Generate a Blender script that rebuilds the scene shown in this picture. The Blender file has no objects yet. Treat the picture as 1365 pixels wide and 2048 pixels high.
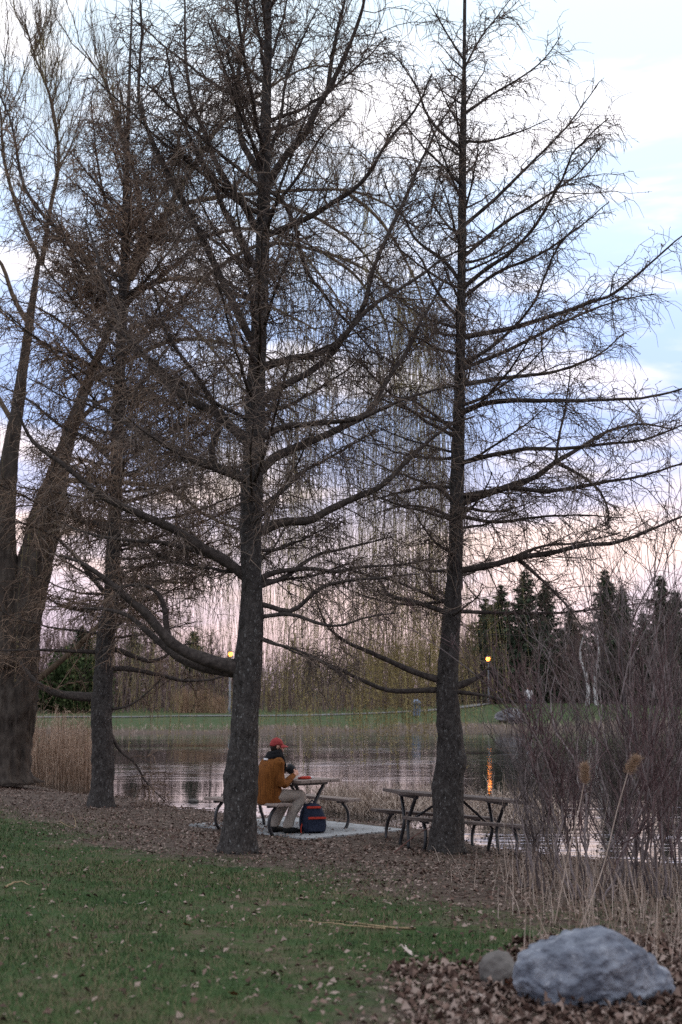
import bpy, bmesh, math
import numpy as np
from mathutils import Vector, Matrix

# ------------------------------------------------------------------ camera, sky, sun, exposure
scene = bpy.context.scene
FPX, W0, H0, YH = 2800.0, 1365.0, 2048.0, 1380.0
CAMZ = 2.4
TILT = math.atan((YH - H0 / 2) / FPX)
cam_d = bpy.data.cameras.new('camera')
cam_d.sensor_fit = 'VERTICAL'; cam_d.sensor_height = 36.0; cam_d.sensor_width = 24.0
cam_d.lens = FPX / H0 * 36.0
cam_d.clip_start = 0.1; cam_d.clip_end = 6000
cam_d.dof.use_dof = True; cam_d.dof.focus_distance = 18.5; cam_d.dof.aperture_fstop = 2.2
cam = bpy.data.objects.new('camera', cam_d)
scene.collection.objects.link(cam)
cam.location = (0, 0, CAMZ); cam.rotation_euler = (math.radians(90) + TILT, 0, 0)
scene.camera = cam

SUN_EL, SUN_AZ = math.radians(4.0), math.radians(62.0)      # low, off to the right beyond the pond
world = bpy.data.worlds.new('World'); scene.world = world; world.use_nodes = True
wt = world.node_tree; wn, wl = wt.nodes, wt.links
wn.clear()
w_out = wn.new('ShaderNodeOutputWorld'); w_bg = wn.new('ShaderNodeBackground')
w_sky = wn.new('ShaderNodeTexSky'); w_sky.sky_type = 'NISHITA'; w_sky.sun_disc = False
w_sky.sun_elevation = SUN_EL; w_sky.sun_rotation = SUN_AZ; w_sky.dust_density = 1.5; w_sky.ozone_density = 2.0
w_tc = wn.new('ShaderNodeTexCoord'); w_sep = wn.new('ShaderNodeSeparateXYZ')
wl.new(w_tc.outputs['Generated'], w_sep.inputs[0])
def wramp(stops, interp='LINEAR'):
    r = wn.new('ShaderNodeValToRGB'); r.color_ramp.interpolation = interp
    e = r.color_ramp.elements
    while len(e) < len(stops): e.new(0.5)
    for i, (p, c) in enumerate(stops):
        e[i].position = p; e[i].color = (c[0], c[1], c[2], 1)
    return r
# clear evening sky by height above the horizon
w_mr = wn.new('ShaderNodeMapRange'); w_mr.inputs[1].default_value = -0.02; w_mr.inputs[2].default_value = 0.6
wl.new(w_sep.outputs[2], w_mr.inputs[0])
w_clear = wramp([(0.03, (.74, .57, .68)), (0.11, (.74, .60, .75)), (0.20, (.84, .69, .78)), (0.26, (.60, .60, .86)), (0.33, (.43, .54, .90)), (0.43, (.47, .60, .95)),
                 (0.56, (.62, .76, 1.0)), (0.75, (.72, .84, .94)), (1.0, (1.05, 1.16, 1.30))])
wl.new(w_mr.outputs[0], w_clear.inputs[0])
w_cloudc = wramp([(0.03, (.84, .62, .70)), (0.11, (.92, .68, .72)), (0.20, (1.08, .80, .76)), (0.28, (1.02, .84, .84)), (0.40, (.94, .87, .97)),
                  (0.55, (1.08, 1.02, 1.06)), (0.75, (1.15, 1.13, 1.16)), (1.0, (1.40, 1.38, 1.42))])
wl.new(w_mr.outputs[0], w_cloudc.inputs[0])
# cloud sheets: direction flattened so that the banks lie level
w_map = wn.new('ShaderNodeMapping'); w_map.inputs['Scale'].default_value = (2.6, 2.6, 11.0); w_map.inputs['Location'].default_value = (3.1, 1.7, 0.10)
wl.new(w_tc.outputs['Generated'], w_map.inputs[0])
w_n = wn.new('ShaderNodeTexNoise'); w_n.inputs['Scale'].default_value = 1.7; w_n.inputs['Detail'].default_value = 7; w_n.inputs['Roughness'].default_value = .55
w_n.inputs['Distortion'].default_value = .35
wl.new(w_map.outputs[0], w_n.inputs[0])
w_cm = wramp([(0.45, (0, 0, 0)), (0.62, (1, 1, 1))], 'EASE')
wl.new(w_n.outputs[0], w_cm.inputs[0])
w_mix = wn.new('ShaderNodeMixRGB')
wl.new(w_cm.outputs[0], w_mix.inputs[0]); wl.new(w_clear.outputs[0], w_mix.inputs[1]); wl.new(w_cloudc.outputs[0], w_mix.inputs[2])
w_nm = wn.new('ShaderNodeMixRGB'); w_nm.blend_type = 'MULTIPLY'; w_nm.inputs[0].default_value = 1; w_nm.inputs[2].default_value = (.05, .05, .05, 1)
wl.new(w_sky.outputs[0], w_nm.inputs[1])
w_add = wn.new('ShaderNodeMixRGB'); w_add.blend_type = 'ADD'; w_add.inputs[0].default_value = 1
wl.new(w_mix.outputs[0], w_add.inputs[1]); wl.new(w_nm.outputs[0], w_add.inputs[2])
wl.new(w_add.outputs[0], w_bg.inputs[0]); w_bg.inputs[1].default_value = 1.27
wl.new(w_bg.outputs[0], w_out.inputs[0])

sun_d = bpy.data.lights.new('sun', 'SUN'); sun_d.energy = 0.5; sun_d.angle = math.radians(25); sun_d.color = (1, .82, .78)
sun = bpy.data.objects.new('sun', sun_d); scene.collection.objects.link(sun)
sdir = Vector((math.sin(SUN_AZ) * math.cos(SUN_EL), math.cos(SUN_AZ) * math.cos(SUN_EL), math.sin(SUN_EL)))
sun.rotation_euler = (-sdir).to_track_quat('-Z', 'Y').to_euler()
vs = scene.view_settings
vs.view_transform = 'Standard'; vs.look = 'None'; vs.exposure = 0.0; vs.gamma = 1.0
scene.cycles.use_denoising = False
scene.cycles.max_bounces = 6; scene.cycles.diffuse_bounces = 2; scene.cycles.glossy_bounces = 3
scene.cycles.caustics_reflective = False; scene.cycles.caustics_refractive = False
scene.cycles.sample_clamp_indirect = 4.0

# ------------------------------------------------------------------ helpers
rng = np.random.default_rng(7)
COL = scene.collection
def at(px, py, d):
    """point at forward distance d (m) seen at photograph pixel px, py"""
    u = (px - W0 / 2) / FPX; v = (H0 / 2 - py) / FPX
    y = math.cos(TILT) - v * math.sin(TILT); z = math.sin(TILT) + v * math.cos(TILT)
    return np.array([u / y * d, d, CAMZ + z / y * d])
def unit(v): return v / np.maximum(np.linalg.norm(v, axis=-1, keepdims=True), 1e-9)
class Waves:                       # smooth band-limited noise in space
    def __init__(s, seed, f, n=14):
        r = np.random.default_rng(seed); s.k = unit(r.normal(size=(n, 3))) * (f * r.uniform(.6, 1.6, (n, 1))); s.p = r.uniform(0, 6.28, n)
    def __call__(s, P): return np.sin(P @ s.k.T + s.p).sum(-1) / math.sqrt(len(s.p) / 2)

def mesh_np(name, V, quads=None, tris=None, smooth=True):
    me = bpy.data.meshes.new(name)
    q = np.zeros((0, 4), np.int32) if quads is None else np.asarray(quads, np.int32)
    t = np.zeros((0, 3), np.int32) if tris is None else np.asarray(tris, np.int32)
    me.vertices.add(len(V)); me.vertices.foreach_set('co', np.ascontiguousarray(V, np.float32).ravel())
    me.loops.add(q.size + t.size); me.loops.foreach_set('vertex_index', np.concatenate([q.ravel(), t.ravel()]))
    n = len(q) + len(t); me.polygons.add(n)
    me.polygons.foreach_set('loop_start', np.concatenate([np.arange(len(q)) * 4, q.size + np.arange(len(t)) * 3]).astype(np.int32))
    if smooth: me.polygons.foreach_set('use_smooth', np.ones(n, bool))
    me.update(calc_edges=True)
    return me
class Geo:
    def __init__(s): s.v, s.q, s.t, s.n = [], [], [], 0
    def add(s, V, q=None, t=None):
        V = np.asarray(V, float).reshape(-1, 3); s.v.append(V)
        if q is not None and len(q): s.q.append(np.asarray(q) + s.n)
        if t is not None and len(t): s.t.append(np.asarray(t) + s.n)
        s.n += len(V); return s
    def arrays(s):
        return (np.concatenate(s.v), np.concatenate(s.q) if s.q else None, np.concatenate(s.t) if s.t else None)
    def build(s, name, mat, parent=None, origin=(0, 0, 0), smooth=True, kind=None):
        V, q, t = s.arrays()
        me = mesh_np(name, V - np.asarray(origin), q, t, smooth)
        return link(name, me, mat, parent, kind, None if parent else origin)
    # tubes: P (M,K,3), R (M,K)
    def tubes(s, P, R, S=3, cap=False):
        P = np.asarray(P, float); R = np.asarray(R, float)
        if P.ndim == 2: P, R = P[None], R[None]
        M, K = P.shape[:2]
        if M == 0: return s
        T = unit(np.gradient(P, axis=1))
        d = unit(P[:, -1] - P[:, 0]); ref = np.where(np.abs(d[:, 2:3]) > .8, np.array([[1., .2, 0]]), np.array([[0., .1, 1.]]))
        N = unit(np.cross(T, ref[:, None, :])); B = np.cross(T, N)
        a = 2 * np.pi * np.arange(S) / S
        V = P[:, :, None] + R[:, :, None, None] * (np.cos(a)[None, None, :, None] * N[:, :, None] + np.sin(a)[None, None, :, None] * B[:, :, None])
        base = (np.arange(M) * K * S)[:, None, None] + (np.arange(K - 1) * S)[None, :, None]
        j = np.arange(S)[None, None, :]; j2 = (j + 1) % S
        q = np.stack([base + j, base + j2, base + j2 + S, base + j + S], -1).reshape(-1, 4)
        t = None
        if cap:
            t = []
            for m in range(M):
                for k in (0, K - 1):
                    o = m * K * S + k * S
                    for i in range(1, S - 1): t.append((o, o + i, o + i + 1) if k else (o, o + i + 1, o + i))
            t = np.array(t)
        return s.add(V, q, t)
    def ribbons(s, P, Wd, side):      # flat strips: P (M,K,3), Wd (M,K), side (M,3)
        M, K = P.shape[:2]
        V = np.stack([P - side[:, None] * Wd[..., None], P + side[:, None] * Wd[..., None]], 2)
        base = (np.arange(M) * K * 2)[:, None] + (np.arange(K - 1) * 2)[None]
        q = np.stack([base, base + 1, base + 3, base + 2], -1).reshape(-1, 4)
        return s.add(V, q)
    def box(s, c, h, M3=None):        # centre, half sizes, optional 3x3 of axes as rows
        c = np.asarray(c, float); A = np.eye(3) if M3 is None else np.asarray(M3)
        sg = np.array([[x, y, z] for z in (-1, 1) for y in (-1, 1) for x in (-1, 1)], float) * np.asarray(h)
        return s.add(c + sg @ A, [(0, 2, 3, 1), (4, 5, 7, 6), (0, 1, 5, 4), (2, 6, 7, 3), (0, 4, 6, 2), (1, 3, 7, 5)])
    def loft(s, rings):               # rings (K,S,3) closed with end fans
        rings = np.asarray(rings, float); K, S = rings.shape[:2]
        V = rings.reshape(-1, 3); q = []
        for k in range(K - 1):
            for j in range(S): q.append((k * S + j, k * S + (j + 1) % S, (k + 1) * S + (j + 1) % S, (k + 1) * S + j))
        V = np.vstack([V, rings[0].mean(0), rings[-1].mean(0)]); t = []
        for j in range(S):
            t.append((K * S, (j + 1) % S, j)); t.append((K * S + 1, (K - 1) * S + j, (K - 1) * S + (j + 1) % S))
        return s.add(V, q, t)
def link(name, me, mat, parent=None, kind=None, loc=None):
    o = bpy.data.objects.new(name, me)
    if mat is not None and not me.materials: me.materials.append(mat)
    COL.objects.link(o)
    if parent: o.parent = parent
    if loc is not None: o.location = tuple(loc)
    if kind: o['kind'] = kind
    return o
def tag(o, label, cat, group=None, kind=None):
    o['label'] = label; o['category'] = cat
    if group: o['group'] = group
    if kind: o['kind'] = kind
    return o
def thing(name, label, cat, loc, rz=0, group=None):
    o = bpy.data.objects.new(name, None); COL.objects.link(o); o.empty_display_size = .1
    o.location = tuple(loc); o.rotation_euler = (0, 0, rz)
    return tag(o, label, cat, group)
def spline(pts, n):                  # Catmull-Rom through pts, n samples even in length
    p = np.asarray(pts, float)
    if len(p) == 2: p = np.array([p[0], (p[0] + p[1]) / 2, p[1]])
    q = np.vstack([2 * p[0] - p[1], p, 2 * p[-1] - p[-2]]); out = []
    for i in range(len(p) - 1):
        a, b, c, d = q[i:i + 4]; t = np.linspace(0, 1, 14, endpoint=False)[:, None]
        out.append(.5 * (2 * b + (c - a) * t + (2 * a - 5 * b + 4 * c - d) * t ** 2 + (3 * b - a - 3 * c + d) * t ** 3))
    out = np.vstack(out + [p[-1:]]); L = np.r_[0, np.cumsum(np.linalg.norm(np.diff(out, axis=0), axis=1))]
    s = np.linspace(0, L[-1], n)
    return np.stack([np.interp(s, L, out[:, k]) for k in range(out.shape[1])], 1)
def plen(p): return np.linalg.norm(np.diff(p[:, :3], axis=0), axis=1).sum()

# ------------------------------------------------------------------ materials
def mat(name, stops, rough=.8, scale=8., detail=5., bump=0., bscale=None, stretch=(1, 1, 1), island=None, spec=.12, speck=None, coord='Object', bdist=.02):
    """noise-driven colour ramp; island = amount of brightness change from piece to piece; speck = (colour, scale, threshold)"""
    m = bpy.data.materials.new(name); m.use_nodes = True
    n, l = m.node_tree.nodes, m.node_tree.links; b = n['Principled BSDF']
    b.inputs['Roughness'].default_value = rough; b.inputs['Specular IOR Level'].default_value = spec
    tc = n.new('ShaderNodeTexCoord'); mp = n.new('ShaderNodeMapping'); mp.inputs['Scale'].default_value = stretch
    l.new(tc.outputs[coord], mp.inputs[0])
    nz = n.new('ShaderNodeTexNoise'); nz.inputs['Scale'].default_value = scale; nz.inputs['Detail'].default_value = detail; nz.inputs['Roughness'].default_value = .62
    l.new(mp.outputs[0], nz.inputs[0])
    rp = n.new('ShaderNodeValToRGB'); e = rp.color_ramp.elements
    k = len(stops)
    while len(e) < k: e.new(.5)
    for i, c in enumerate(stops):
        e[i].position = .5 if k == 1 else .3 + .4 * i / (k - 1); e[i].color = (*c, 1)
    fac = nz.outputs[0]
    if island:
        ge = n.new('ShaderNodeNewGeometry'); mx = n.new('ShaderNodeMath'); mx.operation = 'MULTIPLY_ADD'
        mx.inputs[1].default_value = island; l.new(ge.outputs['Random Per Island'], mx.inputs[0])
        sb = n.new('ShaderNodeMath'); sb.operation = 'SUBTRACT'; sb.inputs[1].default_value = island / 2
        l.new(nz.outputs[0], sb.inputs[0]); l.new(sb.outputs[0], mx.inputs[2]); fac = mx.outputs[0]
    l.new(fac, rp.inputs[0]); col = rp.outputs[0]
    if speck:
        vz = n.new('ShaderNodeTexNoise'); vz.inputs['Scale'].default_value = speck[1]; vz.inputs['Detail'].default_value = 3
        l.new(mp.outputs[0], vz.inputs[0])
        sr = n.new('ShaderNodeValToRGB'); sr.color_ramp.elements[0].position = speck[2]; sr.color_ramp.elements[1].position = speck[2] + .06
        l.new(vz.outputs[0], sr.inputs[0])
        mm = n.new('ShaderNodeMixRGB'); mm.inputs[2].default_value = (*speck[0], 1)
        l.new(sr.outputs[0], mm.inputs[0]); l.new(col, mm.inputs[1]); col = mm.outputs[0]
    l.new(col, b.inputs['Base Color'])
    if bump:
        bz = n.new('ShaderNodeTexNoise'); bz.inputs['Scale'].default_value = bscale or scale * 2; bz.inputs['Detail'].default_value = 6
        l.new(mp.outputs[0], bz.inputs[0])
        bp = n.new('ShaderNodeBump'); bp.inputs['Strength'].default_value = bump; bp.inputs['Distance'].default_value = bdist
        l.new(bz.outputs[0], bp.inputs['Height']); l.new(bp.outputs[0], b.inputs['Normal'])
    return m
M = {}
M['bark'] = mat('larch_bark', [(.022, .019, .0175), (.048, .042, .039), (.078, .070, .065)], .9, 20, 9, 1., 30, (1, 1, .5), speck=((.15, .145, .14), 42, .62), bdist=.05)
M['bark_dark'] = mat('larch_branch_bark', [(.026, .021, .019), (.056, .046, .041), (.090, .075, .066)], .9, 18, 5, .5, 40, bdist=.01)
M['twig'] = mat('larch_twig', [(.060, .046, .040), (.125, .095, .078), (.21, .16, .125)], .85, 3, 2, island=.5)
M['twig_red'] = mat('larch_twig_russet', [(.070, .048, .037), (.145, .098, .072), (.25, .175, .125)], .85, 2, 2, island=.6)
M['willow_bark'] = mat('willow_bark', [(.022, .018, .016), (.055, .044, .037), (.085, .070, .058)], .95, 9, 6, 1., 9, (1, 1, .22), bdist=.08)
M['willow_limb'] = mat('willow_limb_bark', [(.05, .036, .026), (.10, .072, .05), (.15, .11, .075)], .9, 6, 4, .3, 20)
M['willow_strand'] = mat('willow_strand', [(.13, .105, .055), (.24, .20, .09), (.36, .31, .14)], .7, .6, 2, island=.7)
M['willow_bud'] = mat('willow_bud', [(.17, .125, .05), (.30, .23, .085), (.42, .335, .14)], .7, .6, 2, island=.7)
M['shrub_stem'] = mat('shrub_stem', [(.065, .050, .050), (.125, .100, .096), (.22, .18, .175)], .8, 5, 3, island=.5)
M['shrub_red'] = mat('shrub_red_twig', [(.058, .032, .034), (.100, .062, .062), (.16, .108, .105)], .7, 4, 3, island=.6)
M['shrub_twig'] = mat('shrub_twig', [(.055, .043, .041), (.105, .084, .080), (.18, .148, .14)], .8, 4, 3, island=.6)
M['straw'] = mat('dry_straw', [(.19, .135, .10), (.32, .24, .19), (.46, .37, .31)], .85, 3, 3, island=.6)
M['reed'] = mat('dry_reed', [(.20, .13, .09), (.36, .245, .175), (.52, .39, .30)], .85, 2, 3, island=.6)
M['plume'] = mat('reed_plume', [(.26, .16, .10), (.36, .25, .17)], .95, 20, 3, island=.4)
M['grass'] = mat('lawn_blade', [(.018, .042, .012), (.034, .068, .019), (.064, .086, .030), (.15, .115, .07)], .8, .9, 4, island=.5)
M['leaf'] = mat('leaf_litter', [(.060, .036, .028), (.115, .070, .054), (.17, .112, .09), (.255, .19, .16)], .85, 2, 3, island=.75)
M['concrete'] = mat('concrete', [(.19, .185, .18), (.28, .28, .28), (.35, .35, .355)], .9, 3, 9, .3, 60, bdist=.005)
M['path'] = mat('path_surface', [(.11, .105, .105), (.17, .165, .165)], .9, 2, 5)
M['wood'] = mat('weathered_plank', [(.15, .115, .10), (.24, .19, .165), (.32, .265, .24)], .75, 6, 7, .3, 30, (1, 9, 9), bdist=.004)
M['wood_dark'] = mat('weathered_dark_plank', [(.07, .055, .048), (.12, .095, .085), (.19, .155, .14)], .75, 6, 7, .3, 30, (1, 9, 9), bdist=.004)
M['iron'] = mat('black_iron', [(.012, .012, .014), (.022, .022, .025)], .5, 20, 3, .15, 80, spec=.5, bdist=.002)
M['rock'] = mat('blue_grey_rock', [(.055, .060, .078), (.145, .155, .185), (.27, .28, .31)], .9, 5, 10, 1., 11, speck=((.30, .31, .34), 17, .66), bdist=.06)
M['rock_brown'] = mat('brown_grey_rock', [(.08, .07, .065), (.15, .135, .125)], .9, 6, 8, .8, 16, bdist=.03)
M['rock_far'] = mat('pale_grey_rock', [(.08, .075, .08), (.16, .15, .16), (.30, .29, .30)], .9, 1.3, 8, .8, 4, bdist=.1)
M['spruce'] = mat('spruce_needles', [(.020, .030, .019), (.040, .056, .033), (.072, .090, .052)], .8, .5, 3, island=.5)
M['cedar'] = mat('cedar_foliage', [(.022, .034, .012), (.042, .062, .022), (.07, .09, .035)], .8, .5, 3, island=.5)
M['far_twig'] = mat('far_wood_twig', [(.075, .048, .044), (.130, .088, .080), (.20, .145, .13)], .9, .12, 4, island=.5)
M['far_bark'] = mat('far_trunk_bark', [(.040, .032, .030), (.08, .065, .06)], .9, 2, 4)
M['birch'] = mat('white_birch_bark', [(.30, .28, .27), (.62, .60, .58)], .8, 1.5, 4, stretch=(1, 1, 2.5))
M['skin'] = mat('skin', [(.46, .25, .18), (.55, .31, .23)], .55, 30, 2)
M['hair'] = mat('dark_hair', [(.015, .011, .009), (.03, .022, .018)], .6, 60, 2)
M['jacket'] = mat('rust_corduroy', [(.085, .029, .008), (.150, .054, .013), (.22, .084, .021)], .9, 9, 5, .6, 24, (5, 5, .5), bdist=.01)
M['scarf'] = mat('black_scarf', [(.008, .008, .009), (.018, .018, .02)], .95, 30, 3, .5, 60)
M['trouser'] = mat('beige_trouser', [(.24, .205, .175), (.33, .285, .245)], .9, 8, 4, .5, 9, bdist=.02)
M['shoe'] = mat('black_shoe', [(.008, .008, .008), (.016, .016, .016)], .6, 10, 2)
M['cap'] = mat('red_cap', [(.24, .035, .035), (.33, .055, .052)], .8, 30, 3)
M['shirt'] = mat('white_cloth', [(.62, .60, .60), (.72, .70, .70)], .9, 10, 2)
M['navy'] = mat('navy_pack_cloth', [(.012, .016, .030), (.026, .032, .055)], .75, 12, 4, .4, 20)
M['redstrap'] = mat('red_webbing', [(.32, .030, .018), (.46, .055, .035)], .7, 40, 2)
M['cup'] = mat('dark_cup', [(.015, .016, .019), (.03, .031, .035)], .45, 10, 2)
M['bluebin'] = mat('faded_blue_plastic', [(.13, .17, .24), (.18, .22, .30)], .6, 2, 3)
M['denim'] = mat('blue_denim', [(.03, .045, .09), (.06, .085, .15)], .9, 5, 3)
M['pole'] = mat('grey_painted_pole', [(.13, .14, .16), (.20, .21, .24)], .5, 3, 3)
M['flake'] = mat('water_debris', [(.030, .026, .024), (.07, .055, .045), (.12, .09, .07)], .8, 2, 2, island=.7)
M['stick'] = mat('pale_stick', [(.20, .14, .08), (.34, .25, .15)], .85, 8, 3)
M['stick_red'] = mat('brown_red_stick', [(.07, .03, .025), (.12, .06, .05)], .85, 8, 3)
M['leaf_pale'] = mat('pale_dead_leaf', [(.34, .28, .25), (.45, .38, .34)], .85, 30, 3)
M['leaf_rust'] = mat('rust_dead_leaf', [(.20, .075, .035), (.30, .13, .06)], .85, 30, 3)
def lampmat():
    m = bpy.data.materials.new('sodium_lamp_glass'); m.use_nodes = True; b = m.node_tree.nodes['Principled BSDF']
    b.inputs['Base Color'].default_value = (.9, .6, .3, 1); b.inputs['Emission Color'].default_value = (1, .27, .035, 1); b.inputs['Emission Strength'].default_value = 9
    return m
M['lamp'] = lampmat()

# ------------------------------------------------------------------ ground and pond
POND = np.array([(-45, 47), (-20, 41.5), (-8.2, 36), (-4.7, 31.6), (-2.6, 27.9), (-1.2, 25.8), (.1, 24.6), (1.1, 23.5), (2.7, 21.5), (4.75, 19.4), (9, 16.3), (18, 13), (45, 15),
                 (70, 50), (62, 80), (30, 89), (15, 87.5), (0, 82), (-12, 78.5), (-25, 76), (-45, 72), (-60, 58)], float)
LAWN = np.array([(-40, -30), (-40, 42), (-9, 30), (-6.3, 25), (-3.6, 20.8), (-1.47, 17.2), (.1, 15.9), (.84, 14.2), (1.12, 12), (.8, 9.7), (.45, 7.2), (.1, 5), (-1, -5), (-1, -30)], float)
def sdpoly(poly, X, Y):               # signed distance, positive outside
    p = np.stack([X, Y], -1); d = np.full(X.shape, 1e9); ins = np.zeros(X.shape, bool)
    for a, b in zip(poly, np.roll(poly, -1, 0)):
        e = b - a; w = p - a; t = np.clip((w @ e) / (e @ e), 0, 1)
        d = np.minimum(d, np.linalg.norm(w - t[..., None] * e, axis=-1))
        c = ((a[1] > Y) != (b[1] > Y)) & (X < (b[0] - a[0]) * (Y - a[1]) / ((b[1] - a[1]) if b[1] != a[1] else 1e-9) + a[0])
        ins ^= c
    return np.where(ins, -d, d)
# the picnic slab's axes, centre and level
AX, BX = np.array([-.66, .75, 0]) / np.hypot(.66, .75), np.array([.75, .66, 0]) / np.hypot(.66, .75)
TC = np.array([-.89, 21.57]); SZ = .33
wv1, wv2, wv3 = Waves(1, 1.1), Waves(2, 4.5), Waves(3, .35)
def shore(X, Y):
    P = np.stack([X, Y, 0 * X], -1)
    return sdpoly(POND, X, Y) + .16 * wv1(P) + .5 * wv3(P) * np.clip((Y - 45) / 20, 0, 1)
def lawn_sd(X, Y):
    P = np.stack([X, Y, 0 * X], -1)
    return sdpoly(LAWN, X, Y) + .40 * wv1(P) + .18 * wv2(P) + .5 * wv3(P * 1.3)
def gz(X, Y):
    X = np.asarray(X, float); Y = np.asarray(Y, float); s = shore(X, Y); P = np.stack([X, Y, 0 * X], -1)
    near = (.97 * (1 - np.exp(-np.maximum(s, 0) / 10.5))) + .05 * (1 - np.exp(-np.maximum(s, 0) / .5))
    far = .85 * (1 - np.exp(-np.maximum(s, 0) / 9)) + .62 * np.exp(-((X - 16) / 12) ** 2 - ((Y - 104) / 10) ** 2) + .12 * (1 - np.exp(-np.maximum(s, 0) / .6))
    f = np.clip((Y - 50) / 15, 0, 1)
    z = np.where(s > 0, near * (1 - f) + far * f, np.maximum(s * .12, -.6))
    ra = (X - TC[0]) * AX[0] + (Y - TC[1]) * AX[1]; rb = (X - TC[0]) * BX[0] + (Y - TC[1]) * BX[1]      # soil lies against the slab
    ds = np.hypot(np.maximum(np.abs(ra - .06) - 1.44, 0), np.maximum(np.abs(rb - .33) - .99, 0)); k = np.clip(1 - ds / 1.5, 0, 1) ** 2; k = k * (3 - 2 * k) * np.clip(s / .8, 0, 1); z = z * (1 - k) + (SZ - .022) * k
    return z + np.where(s > .3, .012 * wv1(P) + .006 * wv2(P), 0) * np.clip(1.2 - Y / 60, .2, 1)
def g(x, y): return float(gz(np.array([x]), np.array([y]))[0])
def hit(px, py, lo=5., hi=120.):      # where the sight line through a pixel meets the ground
    ds = np.linspace(lo, hi, 1500); P = np.array([at(px, py, d) for d in ds]); k = np.argmax(P[:, 2] <= gz(P[:, 0], P[:, 1]))
    return P[k]
def axis(lo, hi, f0, f1, step, grow):
    a = list(np.arange(f0, f1, step)); s = step
    while a[-1] < hi: s *= grow; a.append(a[-1] + s)
    s = step; b = [f0]
    while b[-1] > lo: s *= grow; b.append(b[-1] - s)
    return np.array(b[1:][::-1] + a)
xs = axis(-1500, 1500, -9, 9, .28, 1.10); ys = axis(-300, 2500, 4, 34, .28, 1.07)
GX, GY = np.meshgrid(xs, ys); GZ = gz(GX, GY)
nx, ny = len(xs), len(ys)
idx = np.arange(nx * ny).reshape(ny, nx)
gq = np.stack([idx[:-1, :-1], idx[:-1, 1:], idx[1:, 1:], idx[1:, :-1]], -1).reshape(-1, 4)
gme = mesh_np('ground', np.stack([GX, GY, GZ], -1).reshape(-1, 3), gq)
sd_l, sd_s = lawn_sd(GX, GY), shore(GX, GY)
grassy = np.clip(.5 - sd_l / 2.2, 0, 1) * (GY < 50) + np.clip((sd_s - 1.5) / 1.4, 0, 1) * (GY >= 50)
at_ = gme.attributes.new('grassy', 'FLOAT', 'POINT'); at_.data.foreach_set('value', grassy.ravel().astype(np.float32))
def groundmat():
    m = bpy.data.materials.new('ground'); m.use_nodes = True; n, l = m.node_tree.nodes, m.node_tree.links; b = n['Principled BSDF']
    b.inputs['Roughness'].default_value = .95; b.inputs['Specular IOR Level'].default_value = .15
    tc = n.new('ShaderNodeTexCoord')
    def noise(s, d=6):
        z = n.new('ShaderNodeTexNoise'); z.inputs['Scale'].default_value = s; z.inputs['Detail'].default_value = d; z.inputs['Roughness'].default_value = .65
        l.new(tc.outputs['Object'], z.inputs[0]); return z.outputs[0]
    def ramp(f, st):
        r = n.new('ShaderNodeValToRGB'); e = r.color_ramp.elements
        while len(e) < len(st): e.new(.5)
        for i, (p, c) in enumerate(st): e[i].position = p; e[i].color = (*c, 1)
        l.new(f, r.inputs[0]); return r.outputs[0]
    gr = ramp(noise(2.2), [(.28, (.018, .036, .011)), (.46, (.034, .060, .017)), (.56, (.054, .064, .026)), (.68, (.095, .072, .048))])
    so = ramp(noise(9), [(.3, (.040, .028, .022)), (.5, (.085, .060, .046)), (.7, (.14, .105, .085))])
    a = n.new('ShaderNodeAttribute'); a.attribute_name = 'grassy'
    ad = n.new('ShaderNodeMath'); ad.operation = 'ADD'; l.new(a.outputs['Fac'], ad.inputs[0])
    s2 = n.new('ShaderNodeMath'); s2.operation = 'MULTIPLY_ADD'; s2.inputs[1].default_value = .9; s2.inputs[2].default_value = -.45; l.new(noise(5), s2.inputs[0])
    l.new(s2.outputs[0], ad.inputs[1])
    f = ramp(ad.outputs[0], [(.35, (0, 0, 0)), (.65, (1, 1, 1))])
    mx = n.new('ShaderNodeMixRGB'); l.new(f, mx.inputs[0]); l.new(so, mx.inputs[1]); l.new(gr, mx.inputs[2]); l.new(mx.outputs[0], b.inputs['Base Color'])
    bp = n.new('ShaderNodeBump'); bp.inputs['Strength'].default_value = .8; bp.inputs['Distance'].default_value = .03; l.new(noise(22), bp.inputs['Height']); l.new(bp.outputs[0], b.inputs['Normal'])
    return m
ground = link('ground', gme, groundmat(), kind='structure')
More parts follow.
